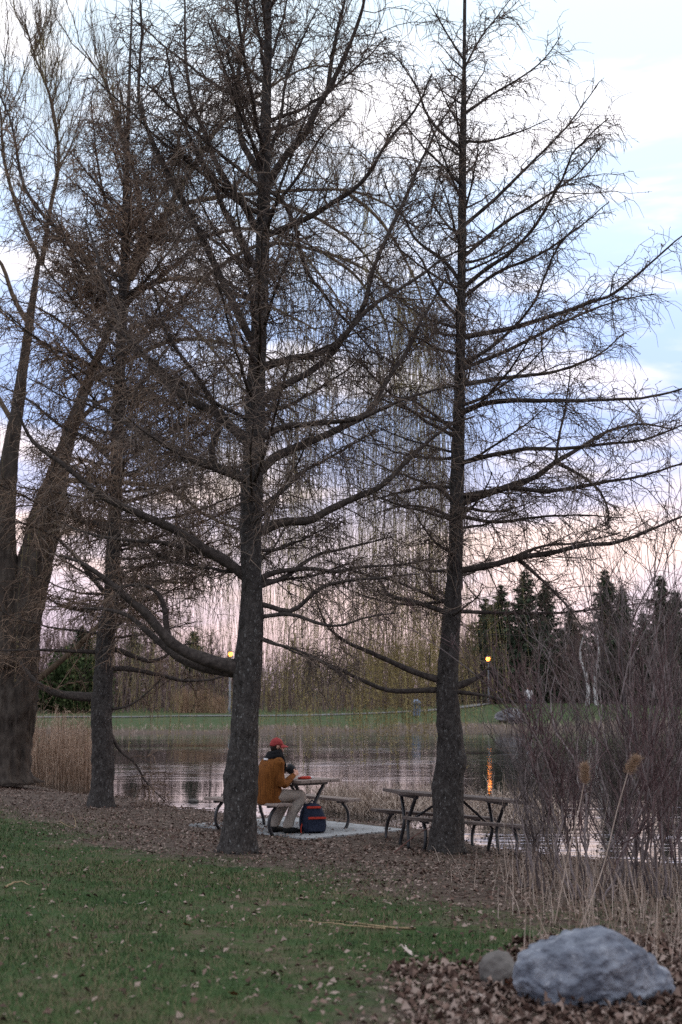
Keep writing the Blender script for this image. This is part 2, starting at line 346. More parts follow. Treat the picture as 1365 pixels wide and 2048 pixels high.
def watermat():
    m = bpy.data.materials.new('pond_water'); m.use_nodes = True; n, l = m.node_tree.nodes, m.node_tree.links; b = n['Principled BSDF']
    b.inputs['Base Color'].default_value = (.020, .019, .017, 1); b.inputs['Roughness'].default_value = .03; b.inputs['IOR'].default_value = 1.7
    b.inputs['Specular IOR Level'].default_value = .9
    tc = n.new('ShaderNodeTexCoord')
    def nz(sc, st, d=2, dist=.4):
        mp = n.new('ShaderNodeMapping'); mp.inputs['Scale'].default_value = st; l.new(tc.outputs['Object'], mp.inputs[0])
        z = n.new('ShaderNodeTexNoise'); z.inputs['Scale'].default_value = sc; z.inputs['Detail'].default_value = d; z.inputs['Distortion'].default_value = dist
        l.new(mp.outputs[0], z.inputs[0]); return z.outputs[0]
    rip = nz(.9, (.30, 2.2, 1), 2); patch = nz(.09, (.5, 1.8, 1), 2); fine = nz(3.0, (.30, 2.0, 1), 1)
    r = n.new('ShaderNodeValToRGB'); r.color_ramp.elements[0].position = .38; r.color_ramp.elements[1].position = .66
    r.color_ramp.elements[0].color = (.12, .12, .12, 1); l.new(patch, r.inputs[0])
    a = n.new('ShaderNodeMath'); a.operation = 'MULTIPLY_ADD'; a.inputs[1].default_value = .28; l.new(fine, a.inputs[0]); l.new(rip, a.inputs[2])
    mu = n.new('ShaderNodeMath'); mu.operation = 'MULTIPLY'; l.new(a.outputs[0], mu.inputs[0]); l.new(r.outputs[0], mu.inputs[1])
    bp = n.new('ShaderNodeBump'); bp.inputs['Strength'].default_value = 1; bp.inputs['Distance'].default_value = .017; l.new(mu.outputs[0], bp.inputs['Height']); l.new(bp.outputs[0], b.inputs['Normal'])
    return m
link('pond', mesh_np('pond', np.array([(-70, 10, 0), (80, 10, 0), (80, 100, 0), (-70, 100, 0.)]), [(0, 1, 2, 3)], smooth=False), watermat(), kind='structure')
# far path, a draped ribbon on the other bank
pc = spline([(-70, 84), (-40, 85.5), (-20, 88), (-8, 90.5), (2, 95), (9, 101), (14, 112), (30, 122)], 160); tn = np.gradient(pc, axis=0); nrm = unit(np.stack([-tn[:, 1], tn[:, 0]], 1))
pv = []
for k in (-.6, -.3, 0, .3, .6):
    q = pc + nrm * k; pv.append(np.column_stack([q, gz(q[:, 0], q[:, 1]) + .05]))
pv = np.stack(pv, 1); i5 = np.arange(160 * 5).reshape(160, 5)
link('path', mesh_np('path', pv.reshape(-1, 3), np.stack([i5[:-1, :-1], i5[:-1, 1:], i5[1:, 1:], i5[1:, :-1]], -1).reshape(-1, 4)), M['path'], kind='structure')

# ------------------------------------------------------------------ tree growing
def grow(O, T, L, r0, r1, K, side=1., fwd=.6, up=0., droop=.25, wig=.06, seed=0, horiz=True, hr=.45):
    """side shoots from origins O with parent tangents T: returns paths (M,K,3) and radii"""
    r = np.random.default_rng(seed); m = len(O)
    h = unit(np.cross(T, np.array([0, 0, 1.]))) * np.where(r.random((m, 1)) < .5, 1, -1)
    rd = unit(r.normal(size=(m, 3)))
    D = unit(T * fwd * r.uniform(.6, 1.3, (m, 1)) + (h * side if horiz else 0) + rd * (hr if horiz else side) + np.array([0, 0, 1.]) * up)
    t = np.linspace(0, 1, K)[None, :, None]; Lc = L[:, None, None]
    dr = (droop * r.uniform(.2, 1.8, (m, 1, 1)))
    w = np.cumsum(r.normal(size=(m, K, 3)), 1); w -= w[:, :1]
    P = O[:, None] + D[:, None] * Lc * t - np.array([0, 0, 1.]) * dr * Lc * t ** 2 + w * Lc * wig
    R = r0[:, None] + (r1 - r0)[:, None] * t[:, :, 0]
    return P, R
def sample(P, per_m, r, lo=.1, hi=1., pw=1.):
    """random points along paths P (M,K,3), about per_m of them per metre"""
    m, K = P.shape[:2]; L = np.linalg.norm(np.diff(P, axis=1), axis=2).sum(1)
    n = r.poisson(L * per_m); i = np.repeat(np.arange(m), n); t = lo + (hi - lo) * r.random(len(i)) ** pw
    f = t * (K - 1); k = np.minimum(f.astype(int), K - 2); u = (f - k)[:, None]
    A, B = P[i, k], P[i, k + 1]
    return i, t, A + (B - A) * u, unit(B - A), L
def spurs(geo, P, per_m, size, r):
    i, t, O, T, L = sample(P, per_m, r, .05, 1)
    m = len(O); d = unit(r.normal(size=(m, 3))); e = unit(np.cross(d, T)); f = np.cross(d, e); s = size * r.uniform(.5, 1.4, (m, 1))
    V = np.stack([O + e * s * .6, O - e * s * .6, O + f * s * .6, O + d * s * 1.9], 1)
    b = np.arange(m)[:, None] * 4
    geo.add(V, None, np.concatenate([b + np.array([[0, 1, 3]]), b + np.array([[1, 2, 3]]), b + np.array([[2, 0, 3]])]))
def trunk_mesh(px, d, extra=None, seed=0, S=34, lump=.07, step=.07, flare=.34, knots=(), furrow=0.):
    c = np.array([np.r_[at(x, y, d), w / 2 * d / FPX] for x, y, w in px])
    n = max(8, int(plen(c) / step)); p = spline(c, n); C, R = p[:, :3], p[:, 3]
    C[0, 2] -= .06
    a = np.linspace(0, 2 * np.pi, S, endpoint=False)
    V = C[:, None] + R[:, None, None] * np.stack([np.cos(a), np.sin(a), 0 * a], 1)[None]
    nz1, nz2 = Waves(seed, 7), Waves(seed + 9, 22)
    rel = lump * nz1(V * np.array([1, 1, .5])) + lump * .45 * nz2(V)
    if furrow: rel = rel - furrow * np.abs(Waves(seed + 3, 26)(V * np.array([1, 1, .13]))) + .4 * furrow
    h = C[:, 2] - C[0, 2]
    fl = flare * (np.exp(-h / .16) + .45 * np.exp(-h / .06))[:, None] * (1 + .55 * np.sin(a * 4 + seed)[None] + .3 * np.sin(a * 7 + seed * 2)[None])
    for ky, ka, kw, kh in knots:         # height, angle, radius, amount
        da = (a - ka + np.pi) % (2 * np.pi) - np.pi
        rel = rel + kh * np.exp(-((h - ky) / kw)[:, None] ** 2 - (da[None] / .7) ** 2)
    V = C[:, None] + (V - C[:, None]) * (1 + rel + fl)[..., None]
    gme_ = Geo(); gme_.loft(V)
    return gme_, C, R
def branch3d(px, d0, slope, C, seed):
    """traced limb: pixels to points whose distance changes by slope metres per metre travelled sideways"""
    r = np.random.default_rng(seed); out = []; x0 = at(px[0][0], px[0][1], d0)[0]; acc = 0; last = None
    for x, y in px:
        P = at(x, y, d0)
        if last is not None: acc += np.linalg.norm(P - last)
        last = P; out.append(at(x, y, d0 + slope * acc))
    return np.array(out)
def larch(name, label, px, d, traced, fills, seed, twigmat, dens=1., knots=(), group='larches by the picnic tables', spurs_per=11, lat=1., rs=1., tk=3):
    r = np.random.default_rng(seed)
    geo, C, R = trunk_mesh(px, d, seed=seed, knots=knots)
    base = np.array([C[0, 0], C[0, 1], g(C[0, 0], C[0, 1])])
    # rest the foot on the ground
    th = thing(name, label, 'tree', base, group=group)
    geo.build('trunk', M['bark'], th, base)
    prim = []
    for i, (pts, w) in enumerate(traced):
        slope = r.choice([-1, 1]) * r.uniform(.05, .45)
        P = branch3d(pts, d, slope, C, seed + i); n = max(10, int(plen(P) / .11)); p = spline(P, n)
        wob = np.cumsum(r.normal(size=(n, 3)), 0) * .006; p = p + wob * np.linspace(0, 1, n)[:, None]
        t = np.linspace(0, 1, n); rad = (w * 1.14 / 2 * d / FPX) * (1 - .86 * t ** .95) + .003
        rad *= 1 + .10 * np.sin(np.arange(n) * 1.7 + i) * r.uniform(.3, 1, n)
        prim.append((p, rad))
    H = C[:, 2] - base[2]
    for j in range(fills['n']):
        h = fills['h0'] + (fills['h1'] - fills['h0']) * (j + r.random()) / fills['n']
        c = np.array([np.interp(h, H, C[:, k]) for k in range(3)]); rt = np.interp(h, H, R)
        az = r.uniform(0, 2 * np.pi) if r.random() < fills.get('any', .3) else r.choice([np.pi / 2, -np.pi / 2]) + r.normal() * .55
        f = (h - fills['h0']) / (fills['h1'] - fills['h0'])
        L = np.interp(f, [0, .25, .7, 1], fills['len']) * r.uniform(.65, 1.1)
        el = np.interp(f, [0, .4, 1], fills.get('el', [.0, .3, .75])) + r.normal() * .12
        n = max(10, int(L / .12)); t = np.linspace(0, 1, n)[:, None]
        D = np.array([math.cos(az) * math.cos(el), math.sin(az) * math.cos(el), math.sin(el)])
        p = c + D * L * t + np.array([0, 0, 1.]) * L * (.28 * t ** 2 - .10 * t) * r.uniform(.4, 1.3) + np.cumsum(r.normal(size=(n, 3)), 0) * .009
        p[0] = c
        rad = (min(rt * .45, .008 + .0095 * L)) * (1 - .85 * t[:, 0] ** .8) + .003
        prim.append((p, rad))
    tw = Geo(); LP = []
    for p, rad in prim:
        b = Geo(); b.tubes(p, rad, 7); b.build('branch', M['bark_dark'], th, base)
        low = p[0, 2] - base[2] < 3.2; P = p[None]; i, t, O, T, L = sample(P, (16 if p[-1, 2] < p[0, 2] - .5 else 5.5 if low else 12.5) * dens, r, .35 if low else .10, 1., .85)
        m = len(O)
        if not m: continue
        Lb = L[0]; ln = r.uniform(.25, 1., m) * np.minimum(1.25, .28 + .55 * Lb * (1 - t)) * lat
        pr = np.interp(t, np.linspace(0, 1, len(rad)), rad)
        big = r.random(m) < .12; ln = np.where(big, ln * 1.6, ln)
        r0 = np.minimum(pr * .7, .0045 + .0040 * ln) * rs
        Q, RR = grow(O, T, ln, r0, np.full(m, .0022 * rs), 6, .7, .75, .10, .24, .045, r.integers(1e9), hr=.85)
        tw.tubes(Q, RR, 3); LP.append(Q)
    LP = np.concatenate(LP)
    i, t, O, T, L = sample(LP, 11.5 * dens, r, .12, 1)
    m = len(O); ln = r.uniform(.08, .42, m)
    Q, RR = grow(O, T, ln, np.full(m, .0046 * rs), np.full(m, .0021 * rs), tk, .9, .6, 0, .3, .10 if tk == 3 else .12, r.integers(1e9), horiz=False)
    tw.tubes(Q, RR, 3)
    spurs(tw, LP, spurs_per, .010, r); spurs(tw, Q, spurs_per * .45, .009, r)
    o = tw.build('crown', twigmat, th, base, kind='stuff')
    return th

# middle larch, in front of the seated person
mid_px = [(478, 1708, 66), (481, 1650, 63), (486, 1560, 62), (490, 1470, 58), (496, 1380, 53), (500, 1290, 50), (504, 1200, 47), (503, 1100, 46), (503, 1000, 44), (507, 900, 41), (512, 800, 37),
          (517, 700, 32), (522, 600, 30), (525, 500, 28), (528, 400, 25), (530, 300, 22), (533, 200, 19), (536, 100, 16), (537, 0, 14), (540, -250, 8), (542, -480, 3)]
mid_br = [([(485, 1338), (430, 1325), (380, 1308), (345, 1288), (315, 1255), (290, 1225), (258, 1200), (215, 1160), (165, 1125), (120, 1110)], 27),
          ([(485, 1346), (430, 1340), (370, 1322), (328, 1290), (300, 1262), (262, 1230), (220, 1215), (170, 1210)], 20),
          ([(338, 1282), (333, 1250), (330, 1215), (318, 1188), (290, 1170), (240, 1172)], 13),
          ([(490, 1152), (445, 1118), (403, 1095), (348, 1059), (256, 1019), (205, 993), (146, 942), (73, 883), (37, 799)], 20),
          ([(490, 1152), (420, 1112), (330, 1088), (256, 1085), (190, 1075), (120, 1050)], 12),
          ([(492, 958), (455, 942), (421, 931), (366, 909), (311, 876), (264, 854), (205, 815), (150, 790)], 19),
          ([(498, 884), (465, 855), (432, 825), (366, 792), (304, 726), (275, 700), (246, 650), (220, 590), (200, 520), (175, 440)], 19),
          ([(430, 932), (424, 898), (438, 845), (421, 799), (392, 751), (352, 700), (325, 640), (300, 560)], 12),
          ([(514, 700), (482, 641), (451, 574), (426, 523), (405, 477), (379, 431), (349, 374), (318, 318), (287, 246), (272, 169), (277, 51), (270, -30)], 15),
          ([(522, 545), (513, 536), (492, 503), (472, 462), (451, 426), (426, 359), (395, 303), (369, 241), (349, 174), (335, 90)], 13),
          ([(524, 470), (513, 456), (487, 410), (462, 374), (436, 328), (410, 256), (385, 190), (374, 77), (374, -40)], 13),
          ([(527, 355), (523, 349), (497, 308), (482, 272), (477, 179), (487, 103), (503, 0), (508, -80)], 13),
          ([(530, 365), (544, 354), (574, 308), (610, 272), (636, 215), (656, 185), (687, 125), (715, 60), (735, -10), (750, -90)], 15),
          ([(656, 185), (663, 130), (677, 62), (693, 0), (700, -70)], 9),
          ([(530, 440), (560, 400), (600, 350), (640, 280), (690, 230)], 7),
          ([(531, 330), (560, 240), (570, 160), (600, 80), (630, 20)], 7),
          ([(525, 475), (544, 467), (615, 436), (667, 405), (700, 385), (732, 354), (778, 277), (829, 220), (860, 150)], 12),
          ([(527, 380), (560, 395), (590, 450), (612, 540), (646, 585), (687, 636), (735, 690), (790, 730)], 8),
          ([(512, 810), (524, 806), (565, 773), (620, 744), (656, 715), (680, 687), (727, 615), (747, 538), (788, 446), (824, 369), (860, 292), (896, 231), (926, 169)], 13),
          ([(516, 735), (535, 729), (583, 716), (649, 705), (700, 660), (742, 615), (819, 569), (880, 528), (916, 508), (980, 480)], 12),
          ([(508, 884), (526, 876), (565, 854), (620, 847), (711, 836), (766, 814), (821, 788), (900, 766), (960, 755)], 12),
          ([(505, 952), (523, 942), (547, 916), (583, 898), (656, 868), (711, 843), (741, 825), (766, 784), (788, 748), (821, 707), (850, 650), (880, 600), (905, 555)], 17),
          ([(505, 1025), (526, 1011), (565, 982), (605, 945), (649, 923), (693, 898), (760, 860)], 9),
          ([(503, 1070), (525, 1061), (565, 1044), (620, 1041), (656, 1022), (704, 1000), (766, 975), (803, 942), (840, 905), (900, 857), (960, 830)], 18),
          ([(504, 1160), (528, 1154), (557, 1143), (620, 1138), (675, 1143), (730, 1132), (803, 1125), (870, 1110)], 10),
          ([(504, 1178), (528, 1169), (572, 1154), (605, 1129), (649, 1107), (711, 1096), (780, 1080)], 10),
          ([(503, 1212), (528, 1209), (583, 1222), (627, 1187), (656, 1169), (711, 1158), (766, 1154), (840, 1147)], 10),
          ([(503, 1236), (528, 1233), (583, 1229), (649, 1249), (690, 1247), (730, 1235), (803, 1226)], 8),
          ([(502, 1268), (540, 1285), (600, 1300), (660, 1330), (700, 1360)], 6)]
larch('larch_tree', 'thickest larch, its lichen-grey trunk half hiding the seated person', mid_px, hit(478, 1706)[1], mid_br,
      dict(n=56, h0=3.1, h1=12.4, len=[1.8, 2.5, 2.4, 1.1], any=.55, el=[.1, .5, .95]), 21, M['twig'], 1.2, knots=[(1.0, 3.3, .12, .24), (1.52, 4.7, .09, .26), (1.44, 4.7, .05, -.15), (.75, 2.9, .1, .1), (2.25, 3.4, .12, .18)])
# right larch
rgt_px = [(893, 1708, 58), (896, 1640, 55), (896, 1585, 54), (899, 1535, 53), (901, 1492, 50), (898, 1440, 46), (895, 1390, 43), (896, 1350, 41), (900, 1290, 38), (907, 1200, 34), (912, 1100, 31), (914, 1000, 29), (916, 900, 27), (919, 800, 24), (921, 700, 21),
          (923, 600, 18.5), (924, 500, 17), (925, 400, 15), (926, 300, 13), (928, 200, 11), (929, 100, 8.5), (930, 0, 7), (931, -180, 4), (932, -300, 1.5)]
rgt_br = [([(915, 1008), (927, 1004), (975, 986), (1019, 971), (1070, 953), (1110, 923), (1151, 900), (1195, 872), (1231, 856), (1286, 848), (1341, 857)], 14),
          ([(1110, 923), (1151, 945), (1195, 978), (1215, 1022), (1213, 1070)], 7),
          ([(1112, 921), (1118, 876), (1129, 828), (1136, 773), (1138, 720)], 5),
          ([(914, 992), (975, 984), (1030, 976), (1092, 984), (1158, 976), (1231, 964), (1286, 956), (1365, 934), (1430, 920)], 10),
          ([(915, 928), (975, 912), (1020, 904), (1055, 898), (1121, 898), (1213, 889), (1286, 881), (1365, 850), (1420, 820)], 9),
          ([(918, 828), (967, 808), (1030, 801), (1103, 802), (1176, 802), (1268, 797), (1323, 788), (1365, 775), (1440, 750)], 10),
          ([(919, 770), (1011, 755), (1103, 744), (1176, 722), (1213, 702), (1260, 660)], 9),
          ([(921, 676), (937, 672), (1024, 656), (1106, 631), (1178, 605), (1229, 585), (1280, 544), (1332, 497), (1380, 455)], 10),
          ([(920, 740), (970, 720), (1024, 698), (1106, 656), (1168, 626), (1240, 600), (1310, 590)], 8),
          ([(912, 1142), (927, 1140), (993, 1127), (1037, 1114), (1103, 1105), (1165, 1090), (1231, 1083), (1286, 1066), (1341, 1041), (1420, 1010)], 13),
          ([(1020, 1118), (1085, 1092), (1165, 1086), (1240, 1070)], 6),
          ([(1037, 1118), (1070, 1147), (1114, 1191), (1143, 1224), (1165, 1257)], 7),
          ([(913, 1030), (993, 1044), (1085, 1033), (1176, 1031), (1250, 1035)], 7),
          ([(922, 580), (973, 538), (1024, 503), (1075, 446), (1127, 354), (1147, 303), (1178, 267), (1219, 231)], 8),
          ([(924, 455), (993, 395), (1055, 333), (1111, 277), (1150, 230), (1195, 165)], 7),
          ([(923, 518), (1003, 451), (1075, 405), (1157, 349), (1209, 287)], 7),
          ([(926, 282), (975, 283), (1050, 262), (1100, 240)], 5),
          ([(927, 230), (983, 190), (1034, 159), (1085, 118), (1121, 67)], 5),
          ([(922, 598), (998, 544), (1075, 513), (1152, 462), (1219, 405)], 7),
          ([(920, 730), (973, 700), (1024, 656), (1065, 605), (1091, 549), (1116, 492), (1168, 426)], 7),
          ([(906, 1222), (1000, 1226), (1120, 1228), (1200, 1220), (1320, 1205)], 7),
          ([(900, 1378), (950, 1358), (976, 1338), (984, 1336)], 16),
          ([(982, 1336), (990, 1352), (1004, 1378), (1024, 1392), (1060, 1398)], 10),
          ([(900, 1382), (960, 1390), (1010, 1402), (1080, 1410)], 7),
          ([(893, 1382), (876, 1380), (786, 1383), (741, 1370), (673, 1338), (608, 1315), (560, 1296), (525, 1280)], 10),
          ([(895, 1362), (876, 1359), (828, 1344), (786, 1325), (741, 1306), (689, 1283), (655, 1255), (635, 1215)], 13),
          ([(905, 1228), (890, 1224), (832, 1205), (777, 1191), (759, 1161), (711, 1143), (645, 1118)], 10),
          ([(905, 1212), (840, 1183), (780, 1162), (700, 1150)], 7),
          ([(913, 1012), (890, 985), (870, 972), (840, 976), (790, 985), (730, 1000)], 10),
          ([(913, 1040), (870, 1020), (810, 1010), (740, 1025)], 7),
          ([(922, 566), (891, 523), (834, 482), (809, 436), (783, 400), (760, 340)], 7),
          ([(925, 372), (886, 333), (850, 300), (800, 240)], 6),
          ([(926, 300), (880, 262), (850, 220), (834, 174), (798, 123), (768, 97)], 6),
          ([(921, 640), (880, 590), (845, 520), (800, 470)], 7),
          ([(918, 870), (870, 830), (820, 800), (760, 790)], 7),
          ([(928, 140), (960, 80), (1000, 30), (1040, -20)], 4), ([(928, 120), (890, 60), (860, 0)], 4)]
larch('larch_tree', 'larch beside the empty picnic table, low limbs forking both ways', rgt_px, hit(893, 1706)[1], rgt_br,
      dict(n=56, h0=3.0, h1=11.2, len=[1.7, 2.0, 1.4, .6], any=.3), 33, M['twig'], 1.0, knots=[(1.28, -.3, .12, .30), (.95, 3.3, .10, .22), (.30, 3.4, .15, .14), (1.75, 3.6, .08, .12), (1.02, 4.7, .07, -.18)], tk=4, spurs_per=15)
# left larch
lft_px = [(203, 1617, 48), (205, 1560, 44), (207, 1480, 44), (207, 1400, 42), (208, 1330, 40), (213, 1270, 36), (222, 1200, 32), (228, 1100, 29), (232, 1000, 28), (235, 900, 26), (238, 800, 24), (243, 700, 21),
          (246, 600, 18), (250, 500, 16), (252, 400, 13), (255, 300, 10), (258, 200, 8), (262, 80, 5), (265, 0, 3)]
lft_br = [([(205, 1395), (150, 1392), (110, 1385), (75, 1370), (50, 1345), (30, 1320), (0, 1300)], 19),
          ([(210, 1338), (260, 1338), (327, 1352), (364, 1361), (411, 1361), (455, 1350), (490, 1330)], 10),
          ([(210, 1300), (236, 1300), (276, 1315), (305, 1321), (334, 1310), (356, 1293), (400, 1280)], 11),
          ([(208, 1305), (150, 1303), (80, 1302), (0, 1303), (-60, 1298)], 8),
          ([(218, 1460), (240, 1500), (270, 1525), (290, 1560), (330, 1600)], 7),
          ([(215, 1420), (260, 1410), (300, 1380), (330, 1350)], 5),
          ([(222, 1200), (180, 1150), (140, 1100), (90, 1060), (30, 1040)], 10),
          ([(246, 640), (200, 560), (128, 472), (92, 436), (51, 379), (36, 318), (20, 241), (0, 190), (-20, 120)], 11),
          ([(235, 930), (180, 880), (120, 850), (60, 800), (0, 770)], 10), ([(232, 1010), (300, 990), (370, 975), (430, 970)], 8),
          ([(238, 800), (290, 760), (330, 700), (370, 640)], 9), ([(240, 760), (190, 720), (140, 660), (80, 620), (20, 600)], 9),
          ([(250, 500), (300, 430), (340, 350), (360, 270)], 7), ([(250, 480), (210, 400), (190, 300), (180, 210)], 7)]
larch('larch_tree', 'leftmost larch, its slimmer trunk standing near the tall reeds', lft_px, hit(203, 1615)[1], lft_br,
      dict(n=98, h0=3.0, h1=12.6, len=[2.2, 3.0, 2.5, 1.0], any=.85), 55, M['twig_red'], 1.15, knots=[(1.7, 4.7, .1, .12), (.95, 3.2, .08, .1)], spurs_per=6, lat=1.2, rs=1.35)

# ------------------------------------------------------------------ weeping willow beyond the left larch
def willow():
    r = np.random.default_rng(77); D = 33.0
    base = np.array([*at(12, 1560, D)[:2], 0.]); base[2] = g(base[0], base[1])
    th = thing('weeping_willow', 'huge weeping willow with furrowed trunk and yellow hanging strands', 'tree', base)
    geo, C, R = trunk_mesh([(8, 1562, 112), (14, 1480, 98), (26, 1380, 92), (38, 1290, 90), (52, 1200, 82), (72, 1110, 72), (98, 1010, 62), (124, 920, 38), (152, 830, 27), (186, 740, 21), (218, 660, 17), (246, 580, 14), (284, 470, 10)], D, seed=5, lump=.05, S=84, flare=.22, furrow=.05)
    geo.build('trunk', M['willow_bark'], th, base)
    geo, _, _ = trunk_mesh([(18, 1330, 70), (4, 1200, 66), (2, 1080, 60), (14, 960, 42), (30, 850, 29), (46, 740, 21), (60, 640, 16), (78, 520, 11)], D - .3, seed=6, lump=.05, S=64, flare=0, furrow=.05)
    geo.build('stem', M['willow_bark'], th, base)
    limbs = [([(120, 960), (170, 962), (249, 964), (330, 973), (366, 989), (403, 1019), (440, 1037), (500, 1060)], 15, -.2),
             ([(190, 760), (260, 720), (320, 690), (380, 680), (460, 690), (540, 720), (600, 790)], 15, .2),
             ([(222, 660), (270, 590), (330, 560), (400, 560), (480, 590), (560, 620), (640, 660)], 16, -.15),
             ([(235, 640), (280, 500), (350, 420), (430, 395), (554, 385), (687, 379), (780, 410), (850, 470)], 17, .1),
             ([(262, 560), (330, 430), (400, 320), (441, 256), (513, 200), (585, 149), (650, 130), (720, 150)], 15, .2),
             ([(300, 570), (420, 690), (500, 790), (546, 810), (570, 850), (600, 950)], 9, -.1),
             ([(400, 560), (520, 490), (640, 500), (740, 540), (820, 610), (880, 700)], 12, 0.),
             ([(540, 395), (640, 440), (720, 500), (790, 600), (830, 700)], 9, .15),
             ([(687, 379), (760, 440), (820, 540), (850, 640), (862, 740)], 9, -.2), ([(640, 500), (720, 560), (780, 660), (800, 780)], 8, .25),
             ([(66, 660), (30, 600), (0, 520), (-60, 480), (-120, 500)], 14, .1),
             ([(84, 530), (100, 420), (115, 320), (100, 200), (70, 110), (50, 40)], 12, .1),
             ([(84, 530), (40, 430), (10, 330), (0, 220), (-30, 150)], 12, -.1),
             ([(290, 480), (270, 350), (240, 250), (210, 170), (170, 110)], 12, .1),
             ([(40, 1345), (75, 1358), (110, 1332), (150, 1300), (190, 1262), (250, 1205), (320, 1170), (380, 1170)], 18, -.1),
             ([(150, 850), (210, 800), (300, 800), (380, 830), (440, 890)], 12, .3),
             ([(30, 850), (-30, 760), (-100, 720), (-180, 740)], 14, .2), ([(60, 1180), (110, 1080), (190, 1040), (260, 1060), (320, 1110)], 11, -.3),
             ([(290, 480), (380, 480), (470, 460), (560, 470), (650, 560), (700, 640)], 11, -.35)]
    prim = []
    for i, (pts, w, sl) in enumerate(limbs):
        P = branch3d(pts, D, sl, None, i); n = max(12, int(plen(P) / .25)); p = spline(P, n) + np.cumsum(r.normal(size=(n, 3)), 0) * .012 * np.linspace(0, 1, n)[:, None]
        rad = (w * .74 / 2 * D / FPX) * (1 - .8 * np.linspace(0, 1, n)) + .008
        b = Geo(); b.tubes(p, rad, 8); b.build('limb', M['willow_limb'], th, base); prim.append(p)
    sub = Geo(); SP = []
    for p in prim:
        i, t, O, T, L = sample(p[None], 4.2, r, .25, 1.); m = len(O)
        ln = r.uniform(.6, 2.6, m)
        hi = O[:, 2] > 13.2
        for sel, up_, dr_ in ((hi, 1.0, -.15), (~hi, .35, .30)):
            if not sel.any(): continue
            Q, RR = grow(O[sel], T[sel], ln[sel], np.full(sel.sum(), .017), np.full(sel.sum(), .006), 9, 1., .8, up_, dr_, .03, r.integers(1e9))
            sub.tubes(Q, RR, 4); SP.append(Q)
            if up_ == 1.0:
                i2, t2, O2, T2, L2 = sample(Q, 7, r, .15, 1.); m2 = len(O2); Q2, R2 = grow(O2, T2, r.uniform(.3, 1.0, m2), np.full(m2, .006), np.full(m2, .003), 5, .6, 1., .6, -.1, .04, r.integers(1e9), horiz=False); sub.tubes(Q2, R2, 3)
    sub.build('branchlets', M['willow_limb'], th, base, kind='stuff')
    SP = np.concatenate(SP); i, t, O, T, L = sample(SP, 3.1, r, .2, 1.)
    m = len(O); K = 10
    pxx = W0 / 2 + O[:, 0] / O[:, 1] * FPX
    zb = np.where(r.random(m) < np.interp(pxx, [100, 500, 620, 720, 880, 950], [.2, .35, .5, .9, .9, .4]), r.uniform(.45, 1.9, m), r.uniform(1.4, 6.5, m))
    ln = np.clip(O[:, 2] - zb, .5, 12.5) * np.where(zb < 2.05, r.uniform(.86, 1., m), r.uniform(.5, 1., m))
    ln = np.where(O[:, 2] > 14.2, ln * .18, ln)
    ts = np.linspace(0, 1, K)[None, :, None]
    out = T * np.array([1, 1, .3]); out = out * r.uniform(.15, .7, (m, 1))
    sway = r.normal(size=(m, 1, 3)) * np.array([.15, .15, 0]); w = np.cumsum(r.normal(size=(m, K, 3)) * np.array([.034, .034, 0]), 1)
    P = O[:, None] + out[:, None] * (1 - np.exp(-4 * ts)) * np.minimum(1, ln[:, None, None]) - np.array([0, 0, 1.]) * ln[:, None, None] * ts ** 1.25 + sway * ts * ln[:, None, None] * .5 + w
    P[:, :, 2] = np.maximum(P[:, :, 2], .12)
    RR = .0038 * (1 - .30 * ts[:, :, 0]) + 0 * ln[:, None]
    st = Geo(); st.tubes(P, RR, 3)
    st.build('crown', M['willow_strand'], th, base, kind='stuff')
    # opening yellow-green buds, thickest where the strands hang low over the water
    i, t, O2, T2, L2 = sample(P, 24, r, .4, 1.); qx = W0 / 2 + O2[:, 0] / O2[:, 1] * FPX
    kk = r.random(len(O2)) < np.interp(O2[:, 2], [3, 6.5], [1, .12]) * np.interp(qx, [150, 520, 660, 760, 880, 940], [.2, .3, .55, 1, 1, .3]); O2 = O2[kk]; m2 = len(O2)
    d = unit(r.normal(size=(m2, 3)) * np.array([1, 1, .4]) + np.array([0, 0, -.9])); e = unit(np.cross(d, r.normal(size=(m2, 3))))
    s = r.uniform(.018, .042, (m2, 1)); bd = Geo()
    V = np.stack([O2, O2 + d * s + e * s * .34, O2 + d * s * 1.8], 1); bd.add(V, None, np.arange(m2)[:, None] * 3 + np.arange(3)[None])
    bd.build('buds', M['willow_bud'], th, base, kind='stuff')
    print('willow strands', m)
willow()

